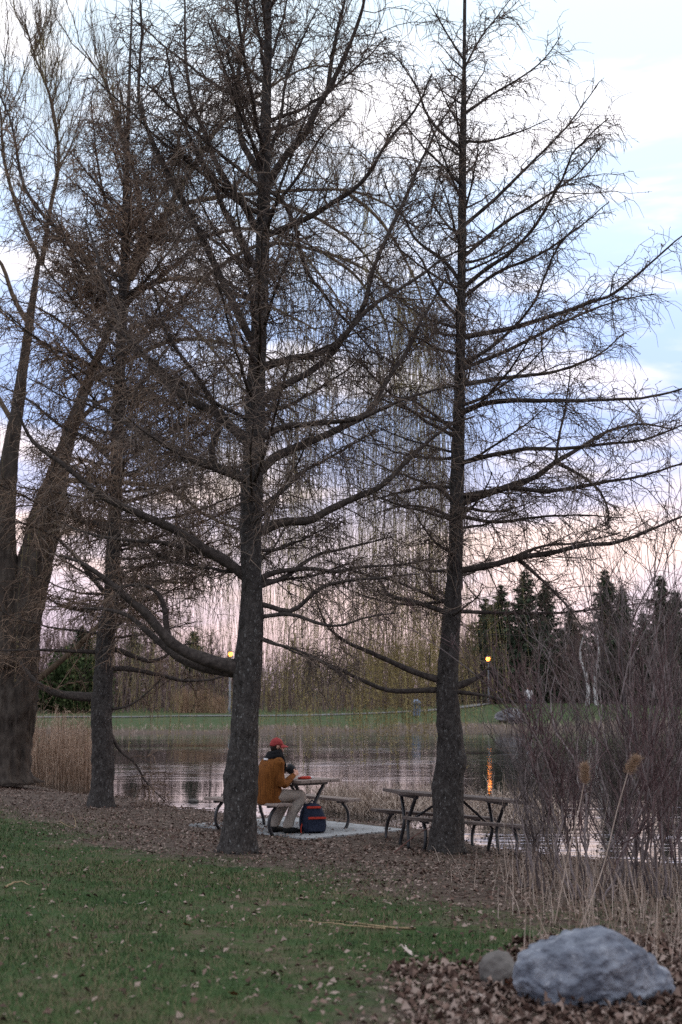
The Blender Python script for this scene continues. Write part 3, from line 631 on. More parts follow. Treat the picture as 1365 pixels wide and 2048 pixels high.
# ------------------------------------------------------------------ shrubs on the right bank
def clump(geo_stem, geo_twig, base, h, nst, spread, seed, lat=9, tw=4, r0=.013):
    r = np.random.default_rng(seed); K = 12; n = nst
    az = r.uniform(0, 2 * np.pi, n); sp = r.uniform(.1, 1, n) * spread
    O = base + np.stack([np.cos(az) * r.uniform(.02, .28, n), np.sin(az) * r.uniform(.02, .28, n), np.full(n, -.05)], 1)
    t = np.linspace(0, 1, K)[None, :, None]; hh = h * r.uniform(.45, 1., n)
    D = np.stack([np.cos(az) * sp, np.sin(az) * sp, np.ones(n)], 1) * hh[:, None]
    P = O[:, None] + D[:, None] * t + np.stack([np.cos(az), np.sin(az), -.3 * np.ones(n)], 1)[:, None] * (t ** 2) * (hh * .16 * r.normal(size=n))[:, None, None] + np.cumsum(r.normal(size=(n, K, 3)) * np.array([1, 1, .3]), 1) * hh[:, None, None] * .019
    R = (r0 * r.uniform(.5, 1.3, n))[:, None] * (1 - .8 * t[:, :, 0]) * (hh / h)[:, None] + .0025
    geo_stem.tubes(P, R, 5)
    i, tt, O, T, L = sample(P, lat / h * 1.6, r, .18, 1.); m = len(O); ln = r.uniform(.25, 1.1, m) * (1.15 - .7 * tt) * h * .42
    Q, RR = grow(O, T, ln, np.full(m, .0055), np.full(m, .0022), 8, .55, 1.1, .35, -.08, .03, seed + 1, horiz=False)
    geo_twig.tubes(Q, RR, 3)
    i, tt, O, T, L = sample(Q, tw, r, .15, 1.); m = len(O)
    Q2, RR = grow(O, T, r.uniform(.1, .5, m), np.full(m, .0034), np.full(m, .0018), 5, .7, .9, .25, -.05, .05, seed + 2, horiz=False)
    geo_twig.tubes(Q2, RR, 3)
    spurs(geo_twig, Q, 5, .007, r)
SHRUBS = [(1085, 1780, 2.2, 9, .55, 'shrub_twig', 'thin bare shrub nearest the empty picnic table'),
          (1180, 1800, 2.5, 11, .5, 'shrub_red', 'red-stemmed bare shrub rising behind the tan seed plume'),
          (1262, 1775, 2.9, 12, .5, 'shrub_twig', 'grey-brown shrub with pale thick stems behind the boulder'),
          (1330, 1800, 3.0, 12, .45, 'shrub_red', 'dark red dogwood shrub at the right edge, above the boulder'),
          (1385, 1760, 4.4, 13, .32, 'shrub_twig', 'tallest bare sapling clump cut by the right edge of the picture'),
          (1140, 1735, 2.1, 12, .6, 'shrub_twig', 'low tangled shrub at the water edge behind the thin one'),
          (1300, 1735, 3.3, 10, .45, 'shrub_twig', 'loose grey-brown shrub standing right at the pond margin'),
          (1440, 1790, 3.2, 14, .5, 'shrub_twig', 'grey-twigged shrub mostly outside the right edge of the picture')]
for k, (px, py, h, ns, sp, mt, lab) in enumerate(SHRUBS):
    b = hit(px, py); th = thing('bare_shrub', lab, 'shrub', b, group='bare shrubs on the right bank')
    gs, gt = Geo(), Geo(); clump(gs, gt, b, h, ns, sp, 300 + 7 * k, 7 if mt == 'shrub_red' else 9)
    gs.build('stems', M['shrub_stem'], th, b); gt.build('twigs', M[mt], th, b, kind='stuff')
# the one tall leaning stem that crosses the sky at the far right
b = hit(1330, 1745); th = thing('sapling', 'single tall slender sapling leaning up into the sky at right', 'sapling', b)
p = spline([b, at(1335, 1500, b[1]), at(1240, 1240, b[1]), at(1262, 1150, b[1]), at(1335, 1040, b[1]), at(1341, 900, b[1]), at(1343, 800, b[1])][:1] + [at(1300, 1480, b[1]), at(1262, 1270, b[1] + .2), at(1318, 1130, b[1] + .3), at(1338, 1000, b[1] + .3), at(1341, 860, b[1] + .4)], 40)
gs = Geo(); gs.tubes(p, np.linspace(.016, .003, 40), 5); gs.build('stem', M['shrub_red'], th, b)
r_ = np.random.default_rng(5); i, t, O, T, L = sample(p[None], 5, r_, .3, 1.); Q, RR = grow(O, T, r_.uniform(.2, .8, len(O)), np.full(len(O), .004), np.full(len(O), .0018), 7, .7, 1., .3, 0, .04, 6, horiz=False)
gt = Geo(); gt.tubes(Q, RR, 3); gt.build('twigs', M['shrub_red'], th, b, kind='stuff')

# dry stalks round the boulder and along the right bank
def stalks(geo, base, h, lean, seed, r0=.0035, K=6):
    r = np.random.default_rng(seed); n = len(base); t = np.linspace(0, 1, K)[None, :, None]
    az = r.uniform(0, 2 * np.pi, n); D = np.stack([np.cos(az) * lean, np.sin(az) * lean, np.ones(n)], 1) * h[:, None]
    P = base[:, None] + D[:, None] * t + np.cumsum(r.normal(size=(n, K, 3)), 1) * h[:, None, None] * .012 - np.array([0, 0, 1.]) * (t ** 3) * (h * np.abs(lean) * .5)[:, None, None]
    P[:, 0, 2] -= .03
    geo.tubes(P, r0 * (1 - .7 * t[:, :, 0]) * r.uniform(.5, 1.5, (n, 1)), 3)
    return P
r_ = np.random.default_rng(12); n = 1150
X = r_.uniform(.75, 4.6, n); Y = r_.uniform(9.0, 16.8, n); keep = (X / Y * FPX + W0 / 2 > 985 + 50 * r_.normal(size=n)) & (shore(X, Y) > .3) & (lawn_sd(X, Y) > .15)
X, Y = X[keep], Y[keep]; n = len(X)
gs = Geo(); stalks(gs, np.stack([X, Y, gz(X, Y)], 1), r_.uniform(.10, .60, n) * np.where(r_.random(n) < .13, 1.9, 1), r_.normal(size=n) * .28, 13)
tag(gs.build('dry_stalks', M['straw']), 'dry tan weed stalks standing behind the blue-grey boulder', 'weeds', kind='stuff')
for (bx, by, pts, ph, lab) in [(1110, 1850, [(1135, 1720), (1158, 1620), (1170, 1560)], (1170, 1545), 'tan reed with a round fluffy seed head, left of two'),
                               (1160, 1860, [(1205, 1740), (1235, 1620), (1258, 1540)], (1274, 1520), 'taller bent reed with a drooping feathery plume')]:
    b = hit(bx, by); d = b[1]; th = thing('plumed_reed', lab, 'reed', b, group='plumed reeds behind the boulder')
    p = spline([b] + [at(x, y, d) for x, y in pts], 24); gs = Geo(); gs.tubes(p, np.linspace(.0055, .003, 24), 5); gs.build('stem', M['straw'], th, b)
    c = at(*ph, d); r2 = np.random.default_rng(bx); m = 700; dr = unit(c - p[-1] + np.array([.0, 0, .02])); O = p[-1] + dr * r2.uniform(-.02, .11, (m, 1)) + r2.normal(size=(m, 3)) * .010
    Q, RR = grow(O, np.repeat(dr[None], m, 0), r2.uniform(.02, .06, m), np.full(m, .0011), np.full(m, .0006), 4, .8, 1., 0, .2, .05, bx, horiz=False)
    gp = Geo(); gp.tubes(Q, RR, 3); gp.build('plume', M['plume'], th, b)
# reed bed at left, by the willow
r_ = np.random.default_rng(41); n = 2000
ps = []
while len(ps) < n:
    px = r_.uniform(30, 215); d = r_.uniform(34.5, 40.5) ; x = (px - W0 / 2) / FPX * d
    ps.append((x, d))
ps = np.array(ps); ps = ps[(shore(ps[:, 0], ps[:, 1]) > -3.6) & (shore(ps[:, 0], ps[:, 1]) < -.7) & (np.abs(ps[:, 0] - (-8.0)) + np.abs(ps[:, 1] - 33) > .9)]; n = len(ps)
gs = Geo(); hh = r_.uniform(.6, 2.0, n) * np.interp(ps[:, 0] / ps[:, 1] * FPX + W0 / 2, [30, 170, 215], [1.05, 1., .45])
P = stalks(gs, np.column_stack([ps, np.maximum(gz(ps[:, 0], ps[:, 1]), -.02)]), hh, r_.normal(size=n) * .10, 42, .0075)
i, t, O, T, L = sample(P, .9, r_, .3, .95); m = len(O)
Q, RR = grow(O, T, r_.uniform(.2, .5, m), np.full(m, .006), np.full(m, .002), 5, .7, 1., .0, .5, .03, 43, horiz=False); gs.tubes(Q, RR, 3)
tp = P[:, -1]; k = r_.random(len(tp)) < .06; m = k.sum() * 14; O = np.repeat(tp[k], 14, 0) + r_.normal(size=(m, 3)) * np.array([.02, .02, .05])
Q, RR = grow(O, np.repeat(np.array([[.3, 0, 1.]]), m, 0), r_.uniform(.05, .14, m), np.full(m, .005), np.full(m, .002), 3, .7, 1., 0, .4, .03, 44, horiz=False); gs.tubes(Q, RR, 3)
tag(gs.build('reed_bed', M['reed']), 'dense tan reed bed standing at the pond edge beside the willow trunk', 'reeds', kind='stuff')
# flattened dead sedge in the shallows behind the tables
r_ = np.random.default_rng(51); n = 5200; px = np.concatenate([r_.normal(700, 60, n // 3), r_.uniform(640, 1120, n - n // 3)]); d = r_.uniform(27.0, 32.0, n) + np.where(px > 900, -1.6, 0)
x = (px - W0 / 2) / FPX * d; z = np.zeros(n) - .02; hump = .5 + .5 * np.sin(x * 2.3 + d * 1.1); h = r_.uniform(.3, .95, n) * (.5 + .5 * hump)
ok = np.ones(n, bool) & (shore(x, d) < -2.6 + .5 * hump) & (shore(x, d) > -7.4 + .8 * hump); x, d, z, h = x[ok], d[ok], z[ok], h[ok]; n = len(x)
K = 6; t = np.linspace(0, 1, K)[None, :, None]; az = r_.uniform(0, 2 * np.pi, n); ln = r_.uniform(.3, 1.3, n)
D = np.stack([np.cos(az) * ln, np.sin(az) * ln, np.ones(n)], 1) * h[:, None]
P = np.stack([x, d, z], 1)[:, None] + D[:, None] * t - np.array([0, 0, 1.]) * (t ** 2.4) * (h * r_.uniform(.2, 1.05, n))[:, None, None] + np.cumsum(r_.normal(size=(n, K, 3)), 1) * .012
P[:, :, 2] = np.maximum(P[:, :, 2], -.02)
gs = Geo(); side = unit(np.stack([-np.sin(az), np.cos(az), r_.normal(size=n) * .3], 1)); gs.ribbons(P, np.repeat((.007 * (1 - .75 * t[:, :, 0])), n, 0), side)
st_ = np.stack([x, d, z], 1)[r_.random(n) < .05]; stalks(gs, st_, r_.uniform(.4, 1.0, len(st_)), r_.normal(size=len(st_)) * .3, 52, .006)
tag(gs.build('dead_sedge', M['straw']), 'matted dead tan sedge in the shallows behind the picnic tables', 'sedge', kind='stuff')

# ------------------------------------------------------------------ lawn blades, leaf litter, floating debris
r_ = np.random.default_rng(61)
def scatter(n, dlo, dhi, pw):
    d = dlo + (dhi - dlo) * r_.random(n) ** pw; x = r_.uniform(-.30, .30, n) * d
    return x, d
x, d = scatter(185000, 6.3, 26, 1.1); sl = lawn_sd(x, d); k = (r_.random(len(x)) < np.clip(.5 - sl / 2.4, .03, 1) * np.clip(1.15 - .5 * wv2(np.stack([x * .8, d * .8, 0 * x + 3], 1)), .25, 1)) & (shore(x, d) > 1.2); x, d = x[k], d[k]; n = len(x)
patch = .5 + .5 * wv1(np.stack([x * 1.3, d * 1.3, 0 * x], 1)) * .8
h = r_.uniform(.022, .062, n) * np.clip(.7 + .5 * patch, .5, 1.3); az = r_.uniform(0, 2 * np.pi, n); ln = r_.uniform(.2, 1.2, n)
K = 3; t = np.linspace(0, 1, K)[None, :, None]; D = np.stack([np.cos(az) * ln, np.sin(az) * ln, np.ones(n)], 1) * h[:, None]
P = np.stack([x, d, gz(x, d) - .004], 1)[:, None] + D[:, None] * t - np.array([0, 0, 1.]) * (t ** 2) * (h * ln * .35)[:, None, None]
gs = Geo(); side = np.stack([-np.sin(az), np.cos(az), 0 * az], 1); gs.ribbons(P, (.0021 * (d / 9) ** .5)[:, None] * np.array([1, .8, .12])[None], side)
tag(gs.build('lawn_grass', M['grass'], smooth=False), 'short green lawn grass sloping down from the foreground to the trees', 'grass', kind='stuff')
def on_slab(x, y):
    ra = (x - TC[0]) * AX[0] + (y - TC[1]) * AX[1]; rb = (x - TC[0]) * BX[0] + (y - TC[1]) * BX[1]
    return (ra > -1.36) & (ra < 1.5) & (rb > -.64) & (rb < 1.3)
def leaves(geo, x, d, z, size, seed, curl=.5):
    r = np.random.default_rng(seed); n = len(x); az = r.uniform(0, 2 * np.pi, n); c, s = np.cos(az), np.sin(az)
    a = np.stack([c, s, r.normal(size=n) * .35], 1); b = np.stack([-s, c, r.normal(size=n) * .35], 1); a, b = unit(a), unit(b); O = np.stack([x, d, z], 1); S = size[:, None]; w = r.uniform(.3, .75, n)[:, None]
    up = np.array([0, 0, 1.]) * r.uniform(-.1, curl, (n, 1)) * S
    V = np.stack([O - a * S * .5, O - a * S * .1 + b * S * w * .5 + up, O + a * S * .5 + up * .4, O - a * S * .05 - b * S * w * .5 + up * r.uniform(0, 1, (n, 1))], 1)
    bb = np.arange(n)[:, None] * 4
    geo.add(V, None, np.concatenate([bb + np.array([[0, 1, 2]]), bb + np.array([[0, 2, 3]])]))
gs = Geo()
x, d = scatter(78000, 6.3, 36, .95); sl = lawn_sd(x, d); sh = shore(x, d)
k = (r_.random(len(x)) < np.clip(.42 + sl / 2.4, .10, 1)) & (sh > .05) & ~on_slab(x, d); x, d = x[k], d[k]; n = len(x)
leaves(gs, x, d, gz(x, d) + .006 + .018 * r_.random(n), r_.uniform(.018, .060, n), 62)
x, d = r_.uniform(.3, 3.4, 9000), r_.uniform(6.2, 10.5, 9000); k = lawn_sd(x, d) > -.1 ; x, d = x[k], d[k]; n = len(x)
leaves(gs, x, d, gz(x, d) + .008 + .03 * r_.random(n), r_.uniform(.025, .075, n), 63, .9)
x, d = r_.uniform(-3, 1.2, 260), r_.uniform(6.3, 13, 260); k = lawn_sd(x, d) < -.1 ; x, d = x[k], d[k]; n = len(x)
leaves(gs, x, d, gz(x, d) + .015 + .02 * r_.random(n), r_.uniform(.02, .055, n), 64, .9)
aa, bb_ = r_.uniform(-1.4, 1.5, 2600), r_.uniform(-.7, 1.3, 2600); k = r_.random(2600) < np.clip(.05 + .6 * (aa + .3) - 1.2 * (bb_ + .3), .025, .8); q_ = TC[None] + AX[None, :2] * aa[k][:, None] + BX[None, :2] * bb_[k][:, None]
leaves(gs, q_[:, 0], q_[:, 1], SZ + .008 + .01 * r_.random(k.sum()), r_.uniform(.03, .075, k.sum()), 66, .5)
tag(gs.build('leaf_litter', M['leaf'], smooth=False), 'brown fallen leaves strewn between the lawn and the pond', 'leaves', kind='stuff')
gs = Geo(); px = r_.uniform(150, 1400, 10000); d = 19 + 14.5 * r_.random(10000) ** 1.2; x = (px - W0 / 2) / FPX * d; sh = shore(x, d)
k = (sh < .15) & (sh > -3.4) & (r_.random(len(x)) < np.clip(.8 + sh / 3.6, .05, 1) * (.35 + .65 * (wv2(np.stack([x * .5, d * .8, 0 * x], 1)) > -.2))); x, d = x[k], d[k]; n = len(x)
leaves(gs, x, d, np.full(n, .006) + .006 * r_.random(n), r_.uniform(.02, .085, n), 65, .2)
px = r_.uniform(0, 1400, 1500); d = r_.uniform(45, 84, 1500); x = (px - W0 / 2) / FPX * d; k = (shore(x, d) < -.5) & (wv3(np.stack([x * .4, d * 2.2, 0 * x], 1)) > .55); x, d = x[k], d[k]
tag(gs.build('floating_debris', M['flake'], smooth=False), 'dark flecks of drowned leaves in the bright shallows', 'debris', kind='stuff')

# ------------------------------------------------------------------ rocks
def rock(name, label, c, half, seed, mt, planes=16, rough=.07, sub=5, cat='boulder', tiltz=0.):
    r = np.random.default_rng(seed); bm = bmesh.new(); bmesh.ops.create_icosphere(bm, subdivisions=sub, radius=1)
    V = np.array([v.co[:] for v in bm.verts]); F = np.array([[v.index for v in f.verts] for f in bm.faces]); bm.free()
    nn = unit(r.normal(size=(planes, 3)) + np.array([0, 0, .25])); dd = r.uniform(.74, .98, planes)
    for a, b in zip(nn, dd):
        q = V @ a; V = V - a * np.maximum(q - b, 0)[:, None] * .9
    w1, w2, w3, w4 = Waves(seed, 3.2), Waves(seed + 1, 7), Waves(seed + 2, 17), Waves(seed + 3, 38)
    N = unit(V); V = V + N * (rough * w1(V) - rough * .75 * np.abs(w2(V * np.array([1, 1, 1.6]))) - rough * .55 * np.clip(1 - np.abs(w1(V * 1.7 + 3)) * 5, 0, 1) - rough * .35 * np.abs(w3(V)) + rough * .2 * w4(V))[:, None]
    V = V * np.asarray(half); ca, sa = math.cos(tiltz), math.sin(tiltz); V = np.stack([V[:, 0] * ca - V[:, 1] * sa, V[:, 0] * sa + V[:, 1] * ca, V[:, 2]], 1)
    o = link(name, mesh_np(name, V, None, F), mt, loc=c); return tag(o, label, cat)
b = hit(1192, 2018); gzb = g(b[0], b[1]); rock('boulder', 'large blue-grey boulder in the leaf litter at bottom right', (b[0], b[1] + .12, gzb + .04), (.47, .36, .375), 4, M['rock'], 14, .06, 6)
b = hit(1000, 1975); rock('stone', 'small brown-grey stone leaning against the big boulder', (b[0], b[1] + .08, g(b[0], b[1]) + .05), (.13, .12, .15), 8, M['rock_brown'], 12, .06, 4, 'stone')
b = at(1020, 1450, 88.5); rock('boulder', 'pale grey boulder on the far shore below the standing person', (b[0], b[1], g(b[0], b[1]) + .35), (1.05, .8, .62), 15, M['rock_far'], 14, .08, 5)
b = hit(86, 1568); rock('stone', 'small dark stone at the water edge near the willow', (b[0], b[1], g(b[0], b[1]) + .03), (.22, .15, .09), 17, M['rock_brown'], 10, .06, 3, 'stone')
b = at(382, 1598, 30.2); rock('stone', 'low brown stone just off the shore in the shallows', (b[0], b[1] + .6, .02), (.12, .09, .05), 19, M['rock_brown'], 10, .05, 3, 'stone')

# leaves banked against the boulder
gs = Geo(); n = 420; q = r_.uniform(0, 2 * np.pi, n); rr = r_.uniform(.9, 1.25, n); bx_, by_ = hit(1192, 2018)[:2]; x = bx_ + .455 * rr * np.cos(q); d = by_ + .12 + .35 * rr * np.sin(q)
leaves(gs, x, d, gz(x, d) + .01 + np.clip(1.2 - rr, 0, .3) * .22 * r_.random(n), r_.uniform(.03, .08, n), 67, .9); tag(gs.build('leaf_drift', M['leaf'], smooth=False), 'drift of brown leaves banked round the foot of the boulder', 'leaves', kind='stuff')
# ------------------------------------------------------------------ slab and picnic tables
def slab():
    top = [TC + AX[:2] * a + BX[:2] * b for a, b in ((-1.38, -.66), (-1.38, 1.32), (1.5, 1.32), (1.5, -.66))]
    bm = bmesh.new(); vs = [bm.verts.new((x, y, SZ)) for x, y in top] + [bm.verts.new((x, y, SZ - .3)) for x, y in top]
    bm.faces.new(vs[:4]); bm.faces.new(vs[4:][::-1])
    for i in range(4): bm.faces.new((vs[i], vs[i + 4], vs[(i + 1) % 4 + 4], vs[(i + 1) % 4]))
    bmesh.ops.recalc_face_normals(bm, faces=bm.faces); bmesh.ops.bevel(bm, geom=list(bm.edges), offset=.012, segments=2, affect='EDGES')
    me = bpy.data.meshes.new('concrete_slab'); bm.to_mesh(me); bm.free()
    o = link('concrete_slab', me, M['concrete'], kind='structure'); return o
slab()
def bevbox(name, half, mt, parent, loc, rot=0, bev=.006):
    bm = bmesh.new(); bmesh.ops.create_cube(bm, size=2); bmesh.ops.scale(bm, vec=half, verts=bm.verts); bmesh.ops.bevel(bm, geom=list(bm.edges), offset=bev, segments=2, affect='EDGES')
    me = bpy.data.meshes.new(name); bm.to_mesh(me); bm.free(); me.materials.append(mt); o = bpy.data.objects.new(name, me); COL.objects.link(o); o.parent = parent; o.location = loc; o.rotation_euler = rot if isinstance(rot, tuple) else (0, 0, rot); return o
def picnic(label, loc, ax, L, wood, tilt=0., group='park picnic tables'):
    """local x along the table, y across, z up"""
    th = thing('picnic_table', label, 'picnic table', loc, math.atan2(ax[1], ax[0]), group); th.rotation_euler[1] = tilt
    for k in range(4): bevbox('plank', (L / 2, .092, .021), wood, th, (0.004 * (k % 2), -.285 + .19 * k, .739 + .0015 * (k % 3)))
    for s in (-1, 1):
        for k in (0, 1): bevbox('bench_plank', (L / 2, .068, .02), wood, th, (.004 * k, s * (.60 + .142 * k), .43 + .001 * k))
    for e in (-1, 1):
        X = e * L * .36
        bevbox('table_beam', (.022, .34, .022), M['iron'], th, (X, 0, .695), 0, .004)
        for s in (-1, 1):
            gl = Geo(); gl.tubes(spline([(X, s * .27, .675), (X, s * .17, .53), (X, s * .085, .37), (X, s * .09, .25), (X, s * .15, .10), (X, s * .165, -.01)], 22), np.full(22, .026), 8, cap=True); gl.build('leg', M['iron'], th)
            bevbox('bench_beam', (.02, .13, .014), M['iron'], th, (X, s * .67, .395), 0, .004)
            gl = Geo(); gl.tubes(spline([(X, s * .64, .385), (X, s * .73, .29), (X, s * .765, .18), (X, s * .75, .07), (X, s * .70, -.01)], 20), np.full(20, .025), 8, cap=True); gl.build('bench_leg', M['iron'], th)
        gl = Geo(); gl.tubes(np.array([(X * .98, 0, .33), (X * .2, 0, .69)]), np.full(2, .018), 6, cap=True); gl.build('brace', M['iron'], th)
    return th
picnic('picnic table on the concrete slab where the person in the rust jacket sits', (TC[0], TC[1], SZ), AX, 1.8, M['wood'])
ax2 = np.array([.95, .31]); ax2 /= np.linalg.norm(ax2); c2 = at(773, 1580, 19.7)[:2] + ax2 * .93
zl, zr = g(*(c2 - ax2 * .7)), g(*(c2 + ax2 * .7))
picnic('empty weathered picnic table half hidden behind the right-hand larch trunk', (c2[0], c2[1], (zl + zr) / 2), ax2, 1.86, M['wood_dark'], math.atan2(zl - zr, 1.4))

# ------------------------------------------------------------------ seated person
def ell(c, a, b, T, N, S=20):
    T = unit(np.asarray(T, float)); N = np.asarray(N, float); N = unit(N - T * (N @ T)); B = np.cross(T, N); q = np.linspace(0, 2 * np.pi, S, endpoint=False)
    return np.asarray(c) + np.cos(q)[:, None] * N * a + np.sin(q)[:, None] * B * b
def body_tube(geo, pts, N=(1, 0, 0), n=16):       # pts: (x,y,z,rx,ry)
    p = spline(np.array(pts, float), n); T = np.gradient(p[:, :3], axis=0); geo.loft([ell(p[i, :3], p[i, 3], p[i, 4], T[i], N) for i in range(n)])
def ball(geo, c, r3, S=14):
    u = np.linspace(.02, np.pi - .02, 10); geo.loft([[(c[0] + r3[0] * math.sin(a) * math.cos(b), c[1] + r3[1] * math.sin(a) * math.sin(b), c[2] - r3[2] * math.cos(a)) for b in np.linspace(0, 2 * np.pi, S, endpoint=False)] for a in u])
def fused(name, geo, mt, parent, voxel=.012, smooth=4):
    V, q, t = geo.arrays(); ob = bpy.data.objects.new('tmp', mesh_np('tmp', V, q, t)); COL.objects.link(ob)
    rm = ob.modifiers.new('r', 'REMESH'); rm.mode = 'VOXEL'; rm.voxel_size = voxel; rm.use_smooth_shade = True
    if smooth: sm = ob.modifiers.new('s', 'SMOOTH'); sm.iterations = smooth; sm.factor = .5
    dg = bpy.context.evaluated_depsgraph_get(); dg.update(); me = bpy.data.meshes.new_from_object(ob.evaluated_get(dg)); bpy.data.objects.remove(ob); me.name = name
    me.materials.clear()
    return link(name, me, mt, parent)
def hand(geo, w, fdir, palm_n, curl, thumb_side):
    """five fingers leaving the palm; w wrist, fdir finger direction, palm_n palm normal"""
    f = unit(np.array(fdir, float)); pn = np.array(palm_n, float); pn = unit(pn - f * (pn @ f)); s = np.cross(f, pn) * thumb_side; w = np.array(w, float)
    geo.loft([ell(w + f * k, a, b, f, s, 12) for k, a, b in ((-.01, .026, .020), (.03, .034, .017), (.065, .040, .015), (.088, .038, .013))])
    for i, (o, ln) in enumerate(((.028, .070), (.0095, .080), (-.0095, .075), (-.028, .058))):
        p = [w + f * .080 + s * o]; a = 0.
        for j in range(3): a += curl * (.6 + .3 * j); p.append(p[-1] + (f * math.cos(a) + pn * math.sin(a)) * ln / 3)
        geo.tubes(spline(p, 10), np.linspace(.0095, .0070, 10), 8, cap=True)
    p = [w + f * .022 + s * .024, w + f * .048 + s * .052 + pn * .01, w + f * .078 + s * .056 + pn * .028, w + f * .098 + s * .044 + pn * .042]
    geo.tubes(spline(p, 10), np.linspace(.0125, .0080, 10), 8, cap=True)
def person_seated():
    o2 = TC - BX[:2] * .66 - AX[:2] * .53
    th = thing('person', 'person seated at picnic table in rust corduroy jacket, red cap and black scarf', 'person', (o2[0], o2[1], SZ), math.atan2(BX[1], BX[0]) - math.pi / 2)
    b = Geo()
    body_tube(b, [(0, 0, .47, .15, .11), (0, -.01, .60, .14, .10), (0, -.01, .75, .13, .095), (0, .01, .92, .15, .10), (0, .035, 1.03, .12, .08), (.0, .06, 1.09, .055, .055), (.005, .085, 1.16, .052, .055)])
    hc = np.array([.012, .115, 1.255]); ball(b, hc, (.073, .092, .108)); ball(b, hc + np.array([.02, .045, -.055]), (.052, .052, .055))
    fy = unit(np.array([.42, .9, -.06])); sx = unit(np.cross(fy, (0, 0, 1)))
    b.tubes(spline([hc + fy * .085 + np.array([0, 0, .015]), hc + fy * .108 + np.array([0, 0, -.022]), hc + fy * .085 + np.array([0, 0, -.03])], 8), np.array([.008, .011, .014, .016, .017, .016, .013, .009]), 8, cap=True)   # nose
    for e in (-1, 1):
        ball(b, hc + sx * e * .074 + np.array([0, -.005, -.01]), (.013, .02, .033), 10)                                  # ears
    for y in (-.056, -.068): b.tubes(spline([hc + fy * .080 + sx * .022 + np.array([0, 0, y]), hc + fy * .090 + np.array([0, 0, y]), hc + fy * .080 - sx * .022 + np.array([0, 0, y])], 6), np.full(6, .007), 6, cap=True)  # lips
    RA = [(.19, .02, 1.02), (.255, .03, .72), (.14, .345, .835)]; LA = [(-.19, .02, 1.02), (-.27, .12, .75), (-.11, .33, .86)]
    for A in (RA, LA): body_tube(b, [(*A[0], .05, .05), (*((np.array(A[0]) + A[1]) / 2), .045, .045), (*A[1], .040, .040), (*((np.array(A[1]) + A[2]) / 2), .036, .036), (*A[2], .026, .024)], (0, 1, .1))
    hand(b, RA[2], (-.25, .85, .40), (-.9, -.2, -.2), .55, 1); hand(b, LA[2], (.15, .75, .55), (.9, -.1, -.2), .35, -1)
    for s, ky, ax, ay in ((1, .47, .13, .235), (-1, .45, -.12, .19)):
        body_tube(b, [(s * .09, .02, .525, .085, .08), (s * .115, .25, .545, .075, .072), (s * .13, ky, .52, .058, .058)], (1, 0, 0)); body_tube(b, [(s * .13, ky + .01, .53, .056, .056), ((s * .13 + ax) / 2, (ky + ay) / 2 - .02, .32, .05, .055), (ax, ay, .10, .034, .036), (ax, ay + .03, .05, .035, .04)], (1, 0, 0))
    body = fused('body', b, M['skin'], th, .0088, 1)
    for e in (-1, 1):
        ge = Geo(); ball(ge, hc + fy * .078 + sx * e * .030 + np.array([0, 0, .005]), (.011, .011, .010), 8); ge.build('eye', M['hair'], body)
    j = Geo()
    body_tube(j, [(0, -.005, .445, .205, .165), (0, -.02, .55, .21, .165), (0, -.03, .70, .205, .155), (0, -.015, .86, .215, .15), (0, .012, .98, .205, .135), (0, .035, 1.06, .13, .10), (0, .05, 1.09, .085, .075)], n=20)
    for A in (RA, LA):
        a0, a1, a2 = map(np.array, A); body_tube(j, [(*(a0 + np.array([0, 0, .005])), .080, .085), (*((a0 + a1) / 2), .074, .074), (*a1, .070, .068), (*((a1 + a2) / 2), .062, .062), (*(a2 * .96 + a1 * .04), .048, .046)], (0, 1, .1), 18); ball(j, a0 + np.array([-.02 * np.sign(a0[0]), 0, 0]), (.085, .09, .075))
    wv = Waves(8, 26); wz = Waves(9, 13); V, q, t = j.arrays()
    jk = fused('jacket', j, M['jacket'], th, .011, 4)
    co = np.empty(len(jk.data.vertices) * 3, np.float32); jk.data.vertices.foreach_get('co', co); co = co.reshape(-1, 3); nn = np.array([v.normal[:] for v in jk.data.vertices])
    co = co + nn * (.004 * wv(co * np.array([1, 1, .35])) + .014 * wz(co * np.array([.6, .6, 1.5])))[:, None]; jk.data.vertices.foreach_set('co', co.astype(np.float32).ravel()); jk.data.update()
    c = Geo(); body_tube(c, [(-.02, -.046, 1.052, .055, .045), (-.02, -.042, 1.078, .05, .045)], n=5); c.build('shirt_collar', M['shirt'], th)
    s = Geo()
    q = np.linspace(0, 2 * np.pi, 27); ring = np.stack([.098 * np.cos(q), .07 + .092 * np.sin(q), 1.105 + .022 * np.sin(q + .6)], 1); s.tubes(ring, np.full(27, .047), 10); ring2 = ring * np.array([.86, .9, 1]) + np.array([.004, .014, .052]); s.tubes(ring2, np.full(27, .040), 10)
    for e in (.05, -.04): body_tube(s, [(e * .9 + .03, .15, 1.10, .05, .03), (e + .03, .19, .98, .055, .028), (e + .03, .185, .86, .05, .025)], n=10)
    fused('scarf', s, M['scarf'], th, .011, 3)
    h = Geo(); ball(h, hc + np.array([-.006, -.014, -.012]), (.080, .090, .092)); fused('hair', h, M['hair'], th, .012, 2)
    # cap: crown dome and curved brim, turned with the head
    cp = Geo(); dome = []
    for a in np.linspace(0, 1.5, 9):
        dome.append([hc + np.array([0, -.006, .018]) + sx * .086 * math.cos(a) * math.cos(u) + fy * .103 * math.cos(a) * math.sin(u) + np.array([0, 0, .105 * math.sin(a) - .022 * (math.sin(u) < -.4) * (1 - a / 1.5)]) for u in np.linspace(0, 2 * np.pi, 28, endpoint=False)])
    cp.loft(dome); capo = cp.build('cap', M['cap'], th)
    br = Geo(); top = [];
